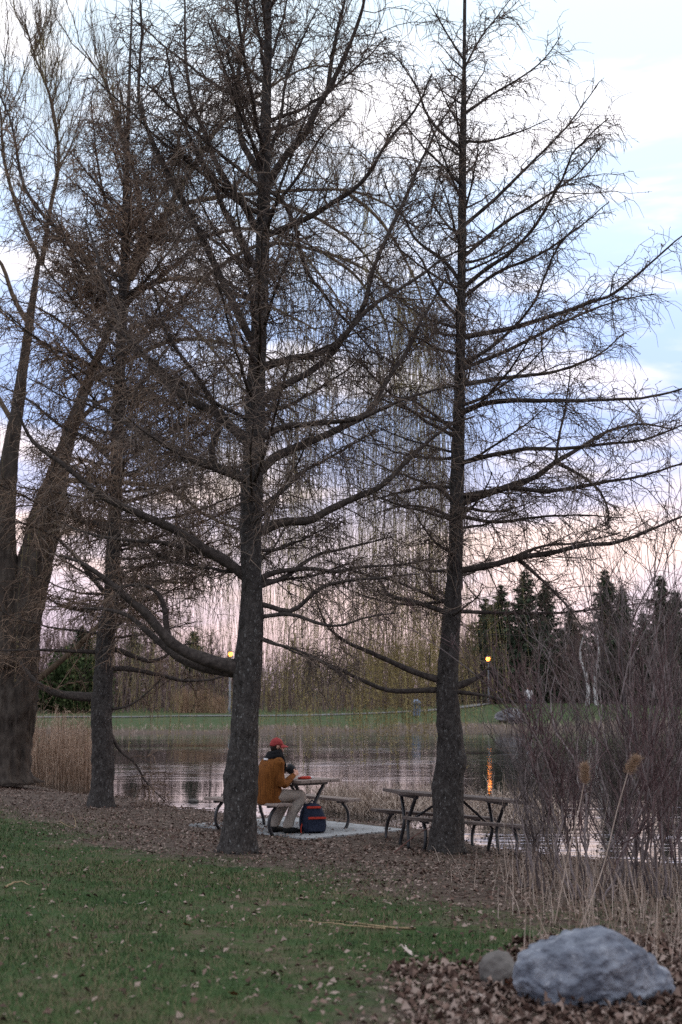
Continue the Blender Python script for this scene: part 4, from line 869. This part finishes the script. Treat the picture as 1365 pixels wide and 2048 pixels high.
    for k in np.linspace(0, 1, 7):
        row = []
        for u in np.linspace(-1.15, 1.15, 15):
            rr = .100 + .078 * k * math.cos(u * 1.1); row.append(hc + np.array([0, -.006, .030 - .030 * k - .022 * (u ** 2) * .6]) + sx * .088 / .1 * rr * math.sin(u) * .95 + fy * rr * math.cos(u))
        top.append(row)
    top = np.array(top); V = np.concatenate([top.reshape(-1, 3), top.reshape(-1, 3) - np.array([0, 0, .006])]); I = np.arange(105).reshape(7, 15)
    qd = np.stack([I[:-1, :-1], I[:-1, 1:], I[1:, 1:], I[1:, :-1]], -1).reshape(-1, 4); rim = [(I[6, k], I[6, k + 1], I[6, k + 1] + 105, I[6, k] + 105) for k in range(14)]
    br.add(V, np.concatenate([qd, qd[:, ::-1] + 105, np.array(rim)])); br.build('brim', M['cap'], capo); bt = Geo(); ball(bt, hc + np.array([0, -.006, .124]), (.009, .009, .006), 8); bt.build('button', M['cap'], capo)
    tr = Geo(); body_tube(tr, [(0, -.02, .44, .17, .13), (0, 0, .52, .18, .14), (0, .02, .60, .16, .12)], n=8)
    for s_, ky, ax, ay in ((1, .47, .13, .235), (-1, .45, -.12, .19)):
        body_tube(tr, [(s_ * .09, -.02, .525, .105, .095), (s_ * .115, .22, .545, .096, .09), (s_ * .13, ky - .02, .535, .082, .078), (s_ * .13, ky + .01, .515, .07, .07)], (1, 0, 0), 14); body_tube(tr, [(s_ * .13, ky - .005, .555, .06, .05), (s_ * .13, ky, .50, .080, .080), ((s_ * .13 + ax) / 2, (ky + ay) / 2 - .01, .32, .078, .082), (ax, ay + .005, .14, .070, .076), (ax, ay + .01, .095, .070, .078)], (1, 0, 0), 16)
    tt = fused('trousers', tr, M['trouser'], th, .011, 3)
    co = np.empty(len(tt.data.vertices) * 3, np.float32); tt.data.vertices.foreach_get('co', co); co = co.reshape(-1, 3); nn = np.array([v.normal[:] for v in tt.data.vertices])
    co = co + nn * (.006 * wz(co * np.array([1, 1, 1.4])))[:, None]; tt.data.vertices.foreach_set('co', co.astype(np.float32).ravel())
    for s_, ax, ay in ((1, .13, .235), (-1, -.12, .19)):
        sh = Geo(); body_tube(sh, [(ax, ay - .075, .045, .030, .040), (ax, ay - .03, .05, .045, .048), (ax + s_ * .005, ay + .07, .045, .050, .044), (ax + s_ * .015, ay + .17, .034, .050, .032), (ax + s_ * .02, ay + .215, .028, .030, .022)], (1, 0, 0), 14); body_tube(sh, [(ax, ay, .05, .05, .06), (ax, ay + .005, .12, .047, .055)], (1, 0, 0), 6)
        so = fused('shoe', sh, M['shoe'], th, .009, 2)
        co = np.empty(len(so.data.vertices) * 3, np.float32); so.data.vertices.foreach_get('co', co); co = co.reshape(-1, 3); co[:, 2] = np.maximum(co[:, 2], .002); so.data.vertices.foreach_set('co', co.ravel())
    # what is held and what lies on the table
    R = Matrix.Rotation(th.rotation_euler[2], 3, 'Z')
    def wp(p): v = R @ Vector(p); return (v.x + o2[0], v.y + o2[1], v.z + SZ)
    cu = Geo(); prof = [(.012, 0), (.048, .004), (.066, .03), (.074, .07), (.072, .105), (.068, .105), (.062, .07), (.05, .02), (.01, .012)]
    cu.loft([[(r0 * math.cos(u), r0 * math.sin(u), z) for u in np.linspace(0, 2 * np.pi, 24, endpoint=False)] for r0, z in prof])
    o = cu.build('cup', M['cup'], smooth=True); o.location = wp((-.045, .38, .865)); o.rotation_euler = (math.radians(-28), math.radians(38), 0); tag(o, 'dark rounded cup held up by the person at the table', 'cup')
    cl = Geo(); ball(cl, (0, 0, .018), (.085, .05, .028)); ball(cl, (.05, .02, .02), (.05, .06, .026)); ball(cl, (-.05, .025, .015), (.06, .04, .022))
    o = fused('cloth', cl, M['redstrap'], None, .008, 2); o.location = wp((.12, .56, .763)); tag(o, 'crumpled red cloth lying on the table by the hands', 'cloth')
    o = bevbox('notebook', (.10, .075, .010), M['shirt'], None, wp((-.02, .70, .777)), .5, .003); tag(o, 'white closed notebook lying flat on the table', 'notebook')
person_seated()
def backpack():
    c = at(628, 1650, 20.9); th = thing('backpack', 'navy backpack with red bands standing on the slab by the bench', 'backpack', (c[0], c[1], SZ), math.radians(14))
    b = Geo(); b.loft([[(w * np.sign(math.cos(u)) * abs(math.cos(u)) ** .6 + sh, dp * np.sign(math.sin(u)) * abs(math.sin(u)) ** .6, z) for u in np.linspace(0, 2 * np.pi, 32, endpoint=False)] for w, dp, z, sh in
                       ((.14, .09, .003, .0), (.165, .115, .02, .0), (.18, .13, .10, .0), (.178, .13, .20, -.005), (.16, .115, .30, -.012), (.135, .095, .375, -.02), (.10, .07, .415, -.025), (.05, .03, .432, -.025))])
    V, q, t = b.arrays(); V = V + unit(V - np.array([0, 0, .2])) * (.006 * Waves(4, 16)(V))[:, None]; me = mesh_np('bag', V, q, t); link('bag', me, M['navy'], th)
    def band(name, z0, z1, w, y, mt, x=0): return bevbox(name, (w, .012, (z1 - z0) / 2), mt, th, (x, y, (z0 + z1) / 2), (math.radians(-8), 0, 0), .006)
    band('band', .205, .238, .135, -.138, M['redstrap'], .02); band('band', .355, .388, .105, -.098, M['redstrap'], -.02); band('front_pocket', .03, .19, .13, -.130, M['navy'], .01)
    l = Geo(); l.tubes(spline([(-.10, .05, .40), (-.16, .0, .36), (-.205, -.02, .22), (-.20, -.03, .08), (-.15, -.02, .03)], 20), np.full(20, .016), 6, cap=True); l.build('shoulder_strap', M['navy'], th)
    l = Geo(); l.tubes(spline([(-.165, -.03, .16), (-.20, -.06, .10), (-.205, -.075, .02), (-.20, -.085, -.0 + .008)], 12), np.full(12, .010), 5, cap=True); l.build('strap_end', M['redstrap'], th)
    l = Geo(); l.tubes(spline([(-.06, .0, .425), (-.03, .0, .465), (.01, .0, .425)], 10), np.full(10, .009), 6, cap=True); l.build('handle', M['navy'], th)
backpack()

# ------------------------------------------------------------------ the far bank
def lamp(px, py, base_py, d, label):
    top = at(px, py, d); zb = g(top[0], d); th = thing('street_lamp', label, 'street lamp', (top[0], d, zb), group='lit lamps on the far bank'); h = top[2] - zb
    p = Geo(); p.tubes(np.array([(0, 0, -.1), (0, 0, .5), (0, 0, .52), (0, 0, h - .25)]), np.array([.11, .10, .065, .05]), 10, cap=True); p.build('post', M['pole'], th)
    k = Geo(); k.loft([[(r0 * math.cos(u), r0 * math.sin(u), h + z) for u in np.linspace(0, 2 * np.pi, 16, endpoint=False)] for r0, z in ((.06, -.26), (.13, -.22), (.15, -.16))]); k.build('lamp_holder', M['pole'], th)
    k = Geo(); ball(k, (0, 0, h), (.17, .17, .17)); k.build('globe', M['lamp'], th)
    k = Geo(); k.loft([[(r0 * math.cos(u), r0 * math.sin(u), h + z) for u in np.linspace(0, 2 * np.pi, 16, endpoint=False)] for r0, z in ((.2, .13), (.19, .16), (.06, .22), (.02, .26))]); k.build('cap', M['pole'], th)
lamp(977, 1318, 1412, 108, 'lit orange lamp on a post right of the right-hand larch'); lamp(461, 1308, 1430, 95, 'lit orange lamp seen just left of the thickest larch trunk')
def far_person():
    d = 96.; x = at(1058, 1400, d)[0]; z = g(x, d); th = thing('person', 'distant person in a white top and blue jeans standing on the grass mound', 'person', (x, d, z), .4)
    b = Geo()
    body_tube(b, [(0, 0, .86, .15, .11), (0, 0, 1.05, .13, .10), (0, 0, 1.28, .17, .11), (0, 0, 1.40, .15, .09), (0, .0, 1.47, .05, .05), (0, .01, 1.54, .05, .05)]); ball(b, (0, .02, 1.63), (.075, .09, .11)); ball(b, (0, .11, 1.61), (.014, .02, .02), 8)
    for s in (-1, 1):
        body_tube(b, [(s * .18, 0, 1.38, .05, .05), (s * .25, -.01, 1.12, .042, .042), (s * .12, .22, 1.12, .03, .03)], (0, 1, .1)); hand(b, (s * .12, .22, 1.12), (-s * .6, .7, .1), (0, 0, -1), .4, s)
        body_tube(b, [(s * .09, 0, .9, .085, .085), (s * .10, .01, .5, .06, .06), (s * .10, 0, .1, .04, .045), (s * .10, .02, .04, .04, .06)]); body_tube(b, [(s * .10, -.06, .04, .035, .035), (s * .105, .06, .04, .045, .035), (s * .11, .17, .03, .035, .025)], n=8)
    body = fused('body', b, M['skin'], th, .016, 1)
    j = Geo(); body_tube(j, [(0, 0, .84, .18, .135), (0, 0, 1.05, .165, .13), (0, 0, 1.28, .195, .135), (0, 0, 1.41, .15, .10), (0, 0, 1.47, .07, .07)])
    for s in (-1, 1): body_tube(j, [(s * .17, 0, 1.38, .075, .075), (s * .25, -.01, 1.12, .062, .062), (s * .14, .19, 1.12, .045, .045)], (0, 1, .1))
    fused('top', j, M['shirt'], th, .014, 2)
    t = Geo()
    for s in (-1, 1): body_tube(t, [(s * .08, 0, .92, .11, .12), (s * .10, .01, .5, .082, .085), (s * .10, .0, .1, .062, .07)])
    fused('jeans', t, M['denim'], th, .014, 2); h = Geo(); ball(h, (0, 0, 1.665), (.088, .10, .095)); h.build('hair', M['hair'], th)
    for s in (-1, 1): k = Geo(); ball(k, (s * .108, .06, .05), (.055, .15, .05)); k.build('shoe', M['shoe'], th)
far_person()
def bin_():
    d = 93.; x = at(833, 1420, d)[0]; z = g(x, d); th = thing('litter_bin', 'faded blue litter bin on the far path behind the willow strands', 'litter bin', (x, d, z)); th.scale = (.8, .8, .85)
    k = Geo(); k.loft([[(r0 * math.cos(u), r0 * math.sin(u), zz) for u in np.linspace(0, 2 * np.pi, 20, endpoint=False)] for r0, zz in ((.30, -.03), (.31, .02), (.35, .85), (.37, .86), (.37, .93))]); k.build('drum', M['bluebin'], th)
    k = Geo(); k.loft([[(r0 * math.cos(u), r0 * math.sin(u), zz) for u in np.linspace(0, 2 * np.pi, 20, endpoint=False)] for r0, zz in ((.39, .92), (.39, .98), (.30, 1.14), (.12, 1.24), (.03, 1.26))]); k.build('lid', M['bluebin'], th)
    bevbox('opening', (.14, .03, .06), M['iron'], th, (0, -.34, 1.03), (math.radians(-40), 0, 0), .01)
bin_()
# spruces
def spruce_mesh(seed, h=13., rb=2.6):
    r = np.random.default_rng(seed); P0, D0, L0 = [], [], []
    zs = np.arange(.6, h - .1, .26)
    for z in zs:
        n = r.integers(8, 12); rr = rb * (1 - z / h) ** .85 + .12
        for a in r.uniform(0, 2 * np.pi, n): P0.append((0, 0, z + r.uniform(-.1, .1))); D0.append((math.cos(a), math.sin(a), r.uniform(-.42, -.05))); L0.append(rr * r.uniform(.45, 1.22) * (1 + .18 * math.sin(a * 2 + z * 1.7)))
    P0, D0, L0 = np.array(P0), unit(np.array(D0)), np.array(L0); K = 5; t = np.linspace(0, 1, K)[None, :, None]
    Q = P0[:, None] + D0[:, None] * L0[:, None, None] * t + np.array([0, 0, 1.]) * L0[:, None, None] * (.22 * t ** 2)
    geo = Geo(); geo.tubes(Q, .03 * (1 - .8 * t[:, :, 0]) + 0 * L0[:, None], 3)
    i, tt, O, T, L = sample(Q, 15, r, .15, 1.); m = len(O); dn = unit(T * .6 + r.normal(size=(m, 3)) * .6 + np.array([0, 0, -.35])); e = unit(np.cross(dn, r.normal(size=(m, 3)))); s = r.uniform(.16, .42, (m, 1))
    V = np.stack([O - e * s * .25, O + e * s * .25, O + dn * s + e * s * .12, O + dn * s * 1.1 - e * s * .12], 1); geo.add(V, np.arange(m)[:, None] * 4 + np.arange(4)[None])
    V, q, t_ = geo.arrays(); return mesh_np('crown', V, q, t_, False)
tg = Geo(); tg.tubes(np.array([(0, 0, -.2), (0, 0, 6), (0, 0, 13.1)]), np.array([.2, .13, .02]), 8); tme = mesh_np('trunk', *tg.arrays())
tme.materials.append(M['far_bark']); sp_me = [spruce_mesh(91, 13., 3.3), spruce_mesh(92, 13., 2.8), spruce_mesh(93, 13., 3.8)]
for m_ in sp_me: m_.materials.append(M['spruce'])
SPR = [(1050, 1142, 108, 0, 'tall broad spruce right of the lit lamp'), (1003, 1168, 114, 2, 'spruce directly above the lit lamp'), (1092, 1160, 112, 1, 'narrow spruce just right of the tall broad one'),
       (970, 1195, 118, 2, 'darkest spruce close to the right larch trunk'), (1210, 1140, 108, 1, 'sharp-tipped spruce standing alone against the pink sky'), (1243, 1172, 116, 1, 'smaller spruce beside the sharp-tipped one'),
       (1322, 1150, 110, 0, 'spruce near the right edge behind the sapling'), (1350, 1182, 116, 2, 'last spruce at the right edge of the picture'), (1140, 1215, 120, 2, 'short wide spruce in the gap between the two groups'),
       (165, 1250, 104, 2, 'evergreen behind the left larch trunk'), (388, 1262, 118, 0, 'small far spruce left of the thickest larch trunk'), (270, 1262, 116, 1, 'slim far spruce right of the left larch'), (1285, 1225, 122, 2, 'low dark spruce behind the red shrubs')]
for k, (px, py, d, mi, lab) in enumerate(SPR):
    p = at(px, py, d); zb = g(p[0], d); h = p[2] - zb; s = h / 13.
    th = thing('spruce_tree', lab, 'tree', (p[0], d, zb), k * 1.3, 'spruces on the far bank'); th.scale = (max(s, .62) * 1.2, max(s, .62) * 1.2, s)
    link('trunk', tme, None, th); link('crown', sp_me[mi], None, th, 'stuff')
# low cedars
for k, (px, py, d, w, lab) in enumerate([(172, 1290, 98, 1.9, 'rounded green cedar by the path behind the left larch'), (120, 1330, 96, 1.5, 'low green cedar bush behind the reed bed'), (1120, 1335, 112, 2.2, 'rounded dark cedar behind the standing person')]):
    p = at(px, py, d); zb = g(p[0], d); h = p[2] - zb; r2 = np.random.default_rng(700 + k); m = 5200; th = thing('cedar_tree', lab, 'tree', (p[0], d, zb), group='cedars on the far bank')
    u = unit(r2.normal(size=(m, 3))); rr = r2.uniform(.35, 1., (m, 1)) ** .5; lump = 1 + .18 * Waves(60 + k, 4)(u)[:, None]; C_ = np.array([0, 0, h * .5]) + u * rr * lump * np.array([w, w, h * .52]); C_[:, 2] = np.maximum(C_[:, 2], .05)
    dn = unit(u + r2.normal(size=(m, 3)) * .7); e = unit(np.cross(dn, r2.normal(size=(m, 3)))); s = r2.uniform(.12, .3, (m, 1)); V = np.stack([C_ - e * s * .4, C_ + e * s * .4, C_ + dn * s], 1)
    gc = Geo(); gc.add(V, None, np.arange(m)[:, None] * 3 + np.arange(3)[None]); gc.build('crown', M['cedar'], th, smooth=False, kind='stuff'); gt = Geo(); gt.tubes(np.array([(0, 0, -.1), (0, 0, h * .8)]), np.array([.14, .05]), 7); gt.build('trunk', M['far_bark'], th)
# bare trees one can tell apart
def bare_tree(px, top_py, d, label, mt_trunk, spread=.45, seed=0, w=.14, name='bare_tree'):
    p = at(px, top_py, d); zb = g(p[0], d); b = np.array([p[0], d, zb]); h = p[2] - zb; r2 = np.random.default_rng(seed)
    th = thing(name, label, 'tree', b, group='bare trees on the far bank')
    tp = spline([b - np.array([0, 0, .2]), b + np.array([r2.normal() * .12, 0, h * .3]), b + np.array([r2.normal() * .3, r2.normal() * .3, h * .65]), b + np.array([r2.normal() * .4, 0, h])], 24)
    gt = Geo(); gt.tubes(tp, w * (1 - .9 * np.linspace(0, 1, 24)) + .012, 8); gt.build('trunk', mt_trunk, th, b)
    i, t, O, T, L = sample(tp[None], 26 / h, r2, .25, 1.); m = len(O); Q, RR = grow(O, T, h * spread * r2.uniform(.4, 1., m) * (1.2 - t), np.full(m, .045), np.full(m, .014), 9, .8, .9, .3, -.1, .03, seed + 1, horiz=False)
    gc = Geo(); gc.tubes(Q, RR, 4); i, t, O, T, L = sample(Q, 2.6, r2, .2, 1.); m = len(O)
    Q, RR = grow(O, T, r2.uniform(.4, 1.6, m), np.full(m, .020), np.full(m, .008), 6, .7, .9, .2, 0, .04, seed + 2, horiz=False); gc.tubes(Q, RR, 3)
    i, t, O, T, L = sample(Q, 1.8, r2, .2, 1.); m = len(O); Q, RR = grow(O, T, r2.uniform(.3, .9, m), np.full(m, .011), np.full(m, .006), 4, .7, .9, .1, .1, .05, seed + 3, horiz=False); gc.tubes(Q, RR, 3)
    gc.build('crown', M['far_twig'], th, b, kind='stuff')
for k, (px, py, d, lab) in enumerate([(300, 1275, 104, 'bare tree between the left larch and the lamp'), (350, 1290, 108, 'thin bare tree left of the small far spruce'), (430, 1270, 106, 'bare tree behind the left lit lamp'), (570, 1285, 104, 'bare tree just right of the thickest larch trunk'),
      (620, 1295, 102, 'bare tree above the backpack on the far bank'), (680, 1280, 110, 'bare tree in the middle of the far bank behind the strands'), (740, 1300, 106, 'bare tree behind the thick willow curtain'), (800, 1290, 108, 'bare tree above the blue bin'), (860, 1270, 110, 'bare tree just left of the right larch'),
      (940, 1250, 106, 'bare tree left of the orange lamp'), (1160, 1250, 106, 'bare tree right of the standing person'), (1260, 1235, 104, 'bare tree behind the red shrubs'), (1340, 1240, 104, 'bare tree at the right edge'), (60, 1300, 100, 'bare tree behind the willow trunk')]):
    bare_tree(px, py, d, lab, M['far_bark'], .42, 800 + 5 * k)
bare_tree(1172, 1255, 101, 'left of two white-barked birches on the far bank', M['birch'], .3, 951, .16, 'birch_tree'); bare_tree(1190, 1245, 101.6, 'right of two white-barked birches, leaning outward', M['birch'], .3, 960, .15, 'birch_tree')
# the thicket behind, one mass
r_ = np.random.default_rng(71); n = 4000; px = r_.uniform(-90, 1460, n); d = r_.uniform(97, 140, n) ** 1.0; d = np.where((px > 880), d + 6, d); x = (px - W0 / 2) / FPX * d; zb = gz(x, d)
hh = r_.uniform(1.8, 6.2, n) * (1 + .18 * wv3(np.stack([x * .6, 0 * x, 0 * x], 1))) * np.interp(d, [97, 140], [.62, 1.35]); K = 5; t = np.linspace(0, 1, K)[None, :, None]
P = np.stack([x, d, zb - .1], 1)[:, None] + np.stack([r_.normal(size=n) * .14, r_.normal(size=n) * .14, np.ones(n)], 1)[:, None] * hh[:, None, None] * t + np.cumsum(r_.normal(size=(n, K, 3)), 1) * .06
gs = Geo(); gs.tubes(P, .036 * (1 - .7 * t[:, :, 0]) + 0 * hh[:, None], 3); i, t, O, T, L = sample(P, 1.15, r_, .2, 1.); m = len(O)
Q, RR = grow(O, T, r_.uniform(.4, 1.7, m), np.full(m, .022), np.full(m, .010), 3, .7, .9, .3, 0, .05, 72, horiz=False); gs.tubes(Q, RR, 3)
tag(gs.build('thicket', M['far_twig']), 'brown leafless thicket massed along the far bank', 'thicket', kind='stuff')
# tan ornamental grasses by the far path
for k, (px, d, h, lab) in enumerate([(372, 97, 1.9, 'left tuft of tall pinkish dry grass by the far path'), (408, 97, 2.0, 'fuller tuft of pinkish dry grass near the left lamp'), (440, 96, 1.4, 'smallest tuft of pinkish dry grass beside the lamp post')]):
    x = (px - W0 / 2) / FPX * d; b = np.array([x, d, g(x, d)]); n = 260; r2 = np.random.default_rng(880 + k); gs = Geo(); stalks(gs, b + r2.normal(size=(n, 3)) * np.array([.25, .25, 0]), r2.uniform(.6, 1., n) * h, r2.normal(size=n) * .28, 881 + k, .016)
    tag(gs.build('grass_tuft', M['plume'], origin=b), lab, 'grass', 'dry grass tufts by the far path')
# bank sedge strip on the far shore
r_ = np.random.default_rng(75); n = 9000; px = r_.uniform(-60, 1450, n); d = r_.uniform(74, 92, n); x = (px - W0 / 2) / FPX * d; s = shore(x, d); k = (s > -.1) & (s < 2.6); x, d = x[k], d[k]; n = len(x)
gs = Geo(); stalks(gs, np.stack([x, d, gz(x, d)], 1), r_.uniform(.10, .34, n), r_.normal(size=n) * .6, 76, .014, 4); tag(gs.build('bank_sedge', M['straw']), 'strip of flattened tan sedge along the far waterline', 'sedge', kind='stuff')

# ------------------------------------------------------------------ sticks and single leaves
def stick(name, pts, r0, mt, label, cat='stick', lift=.015):
    P = np.array([hit(x, y) + np.array([0, 0, lift]) for x, y in pts]); p = spline(P, 26); p += np.cumsum(np.random.default_rng(len(label)).normal(size=p.shape) * .003, 0); p[:, 2] = np.maximum(p[:, 2], gz(p[:, 0], p[:, 1]) + r0)
    o = P[0]; gs = Geo(); gs.tubes(p, np.linspace(r0, r0 * .35, 26), 6); return tag(gs.build(name, mt, origin=o), label, cat)
stick('stick', [(832, 1863), (780, 1860), (720, 1852), (664, 1843)], .010, M['stick'], 'longer pale bent stick lying on the lawn'); stick('stick', [(770, 1862), (700, 1858), (640, 1853), (600, 1850)], .008, M['stick'], 'thinner pale stick just below the longer one')
stick('stick', [(10, 1778), (40, 1768), (62, 1773)], .010, M['stick'], 'grey stick on the lawn at the left edge'); stick('twig', [(120, 1645), (150, 1660), (145, 1632)], .006, M['stick'], 'curled pale twig on the lawn below the left larch', 'twig')
b = hit(788, 1706); e = at(868, 1650, b[1] + .9); gs = Geo(); gs.tubes(spline([b, (b + e) / 2 + np.array([0, 0, .03]), e], 20), np.linspace(.009, .004, 20), 6); tag(gs.build('stick', M['stick_red'], origin=b), 'reddish stick propped from the leaf litter towards the right larch', 'stick')
def leaf(px, py, s, mt, lab, seed):
    r2 = np.random.default_rng(seed); b = hit(px, py); n = 11; q = np.linspace(0, 2 * np.pi, n, endpoint=False); rad = s * (1 + .35 * np.cos(q * 5 + seed) + .15 * r2.normal(size=n)); V = np.stack([rad * np.cos(q), rad * np.sin(q), .25 * rad * r2.uniform(0, 1, n)], 1); V = np.vstack([V, [0, 0, .004], V - np.array([0, 0, .002]), [0, 0, .002]])
    T = [(k, (k + 1) % n, n) for k in range(n)] + [(n + 1 + (k + 1) % n, n + 1 + k, 2 * n + 1) for k in range(n)]; o = link('fallen_leaf', mesh_np('fallen_leaf', V, None, T, False), mt, loc=b + np.array([0, 0, .035])); o.rotation_euler = (r2.normal() * .3 + .25, r2.normal() * .3, seed); tag(o, lab, 'leaf', 'single fallen leaves in the foreground')
leaf(815, 1912, .045, M['leaf_pale'], 'large pale curled leaf on the lawn near the litter edge', 1); leaf(374, 1860, .035, M['leaf_rust'], 'rust leaf in the middle of the lawn', 2); leaf(468, 2001, .032, M['leaf_rust'], 'rust leaf low on the lawn, left of centre', 3)
leaf(1018, 1985, .07, M['leaf_rust'], 'big curled rust leaf against the small stone', 4); leaf(285, 1815, .035, M['leaf_pale'], 'pale leaf high on the left lawn', 5); leaf(965, 2010, .05, M['leaf_pale'], 'pale leaf in the litter left of the boulder', 6); leaf(725, 1998, .03, M['leaf_pale'], 'pale leaf near the bottom of the lawn, right of centre', 7)
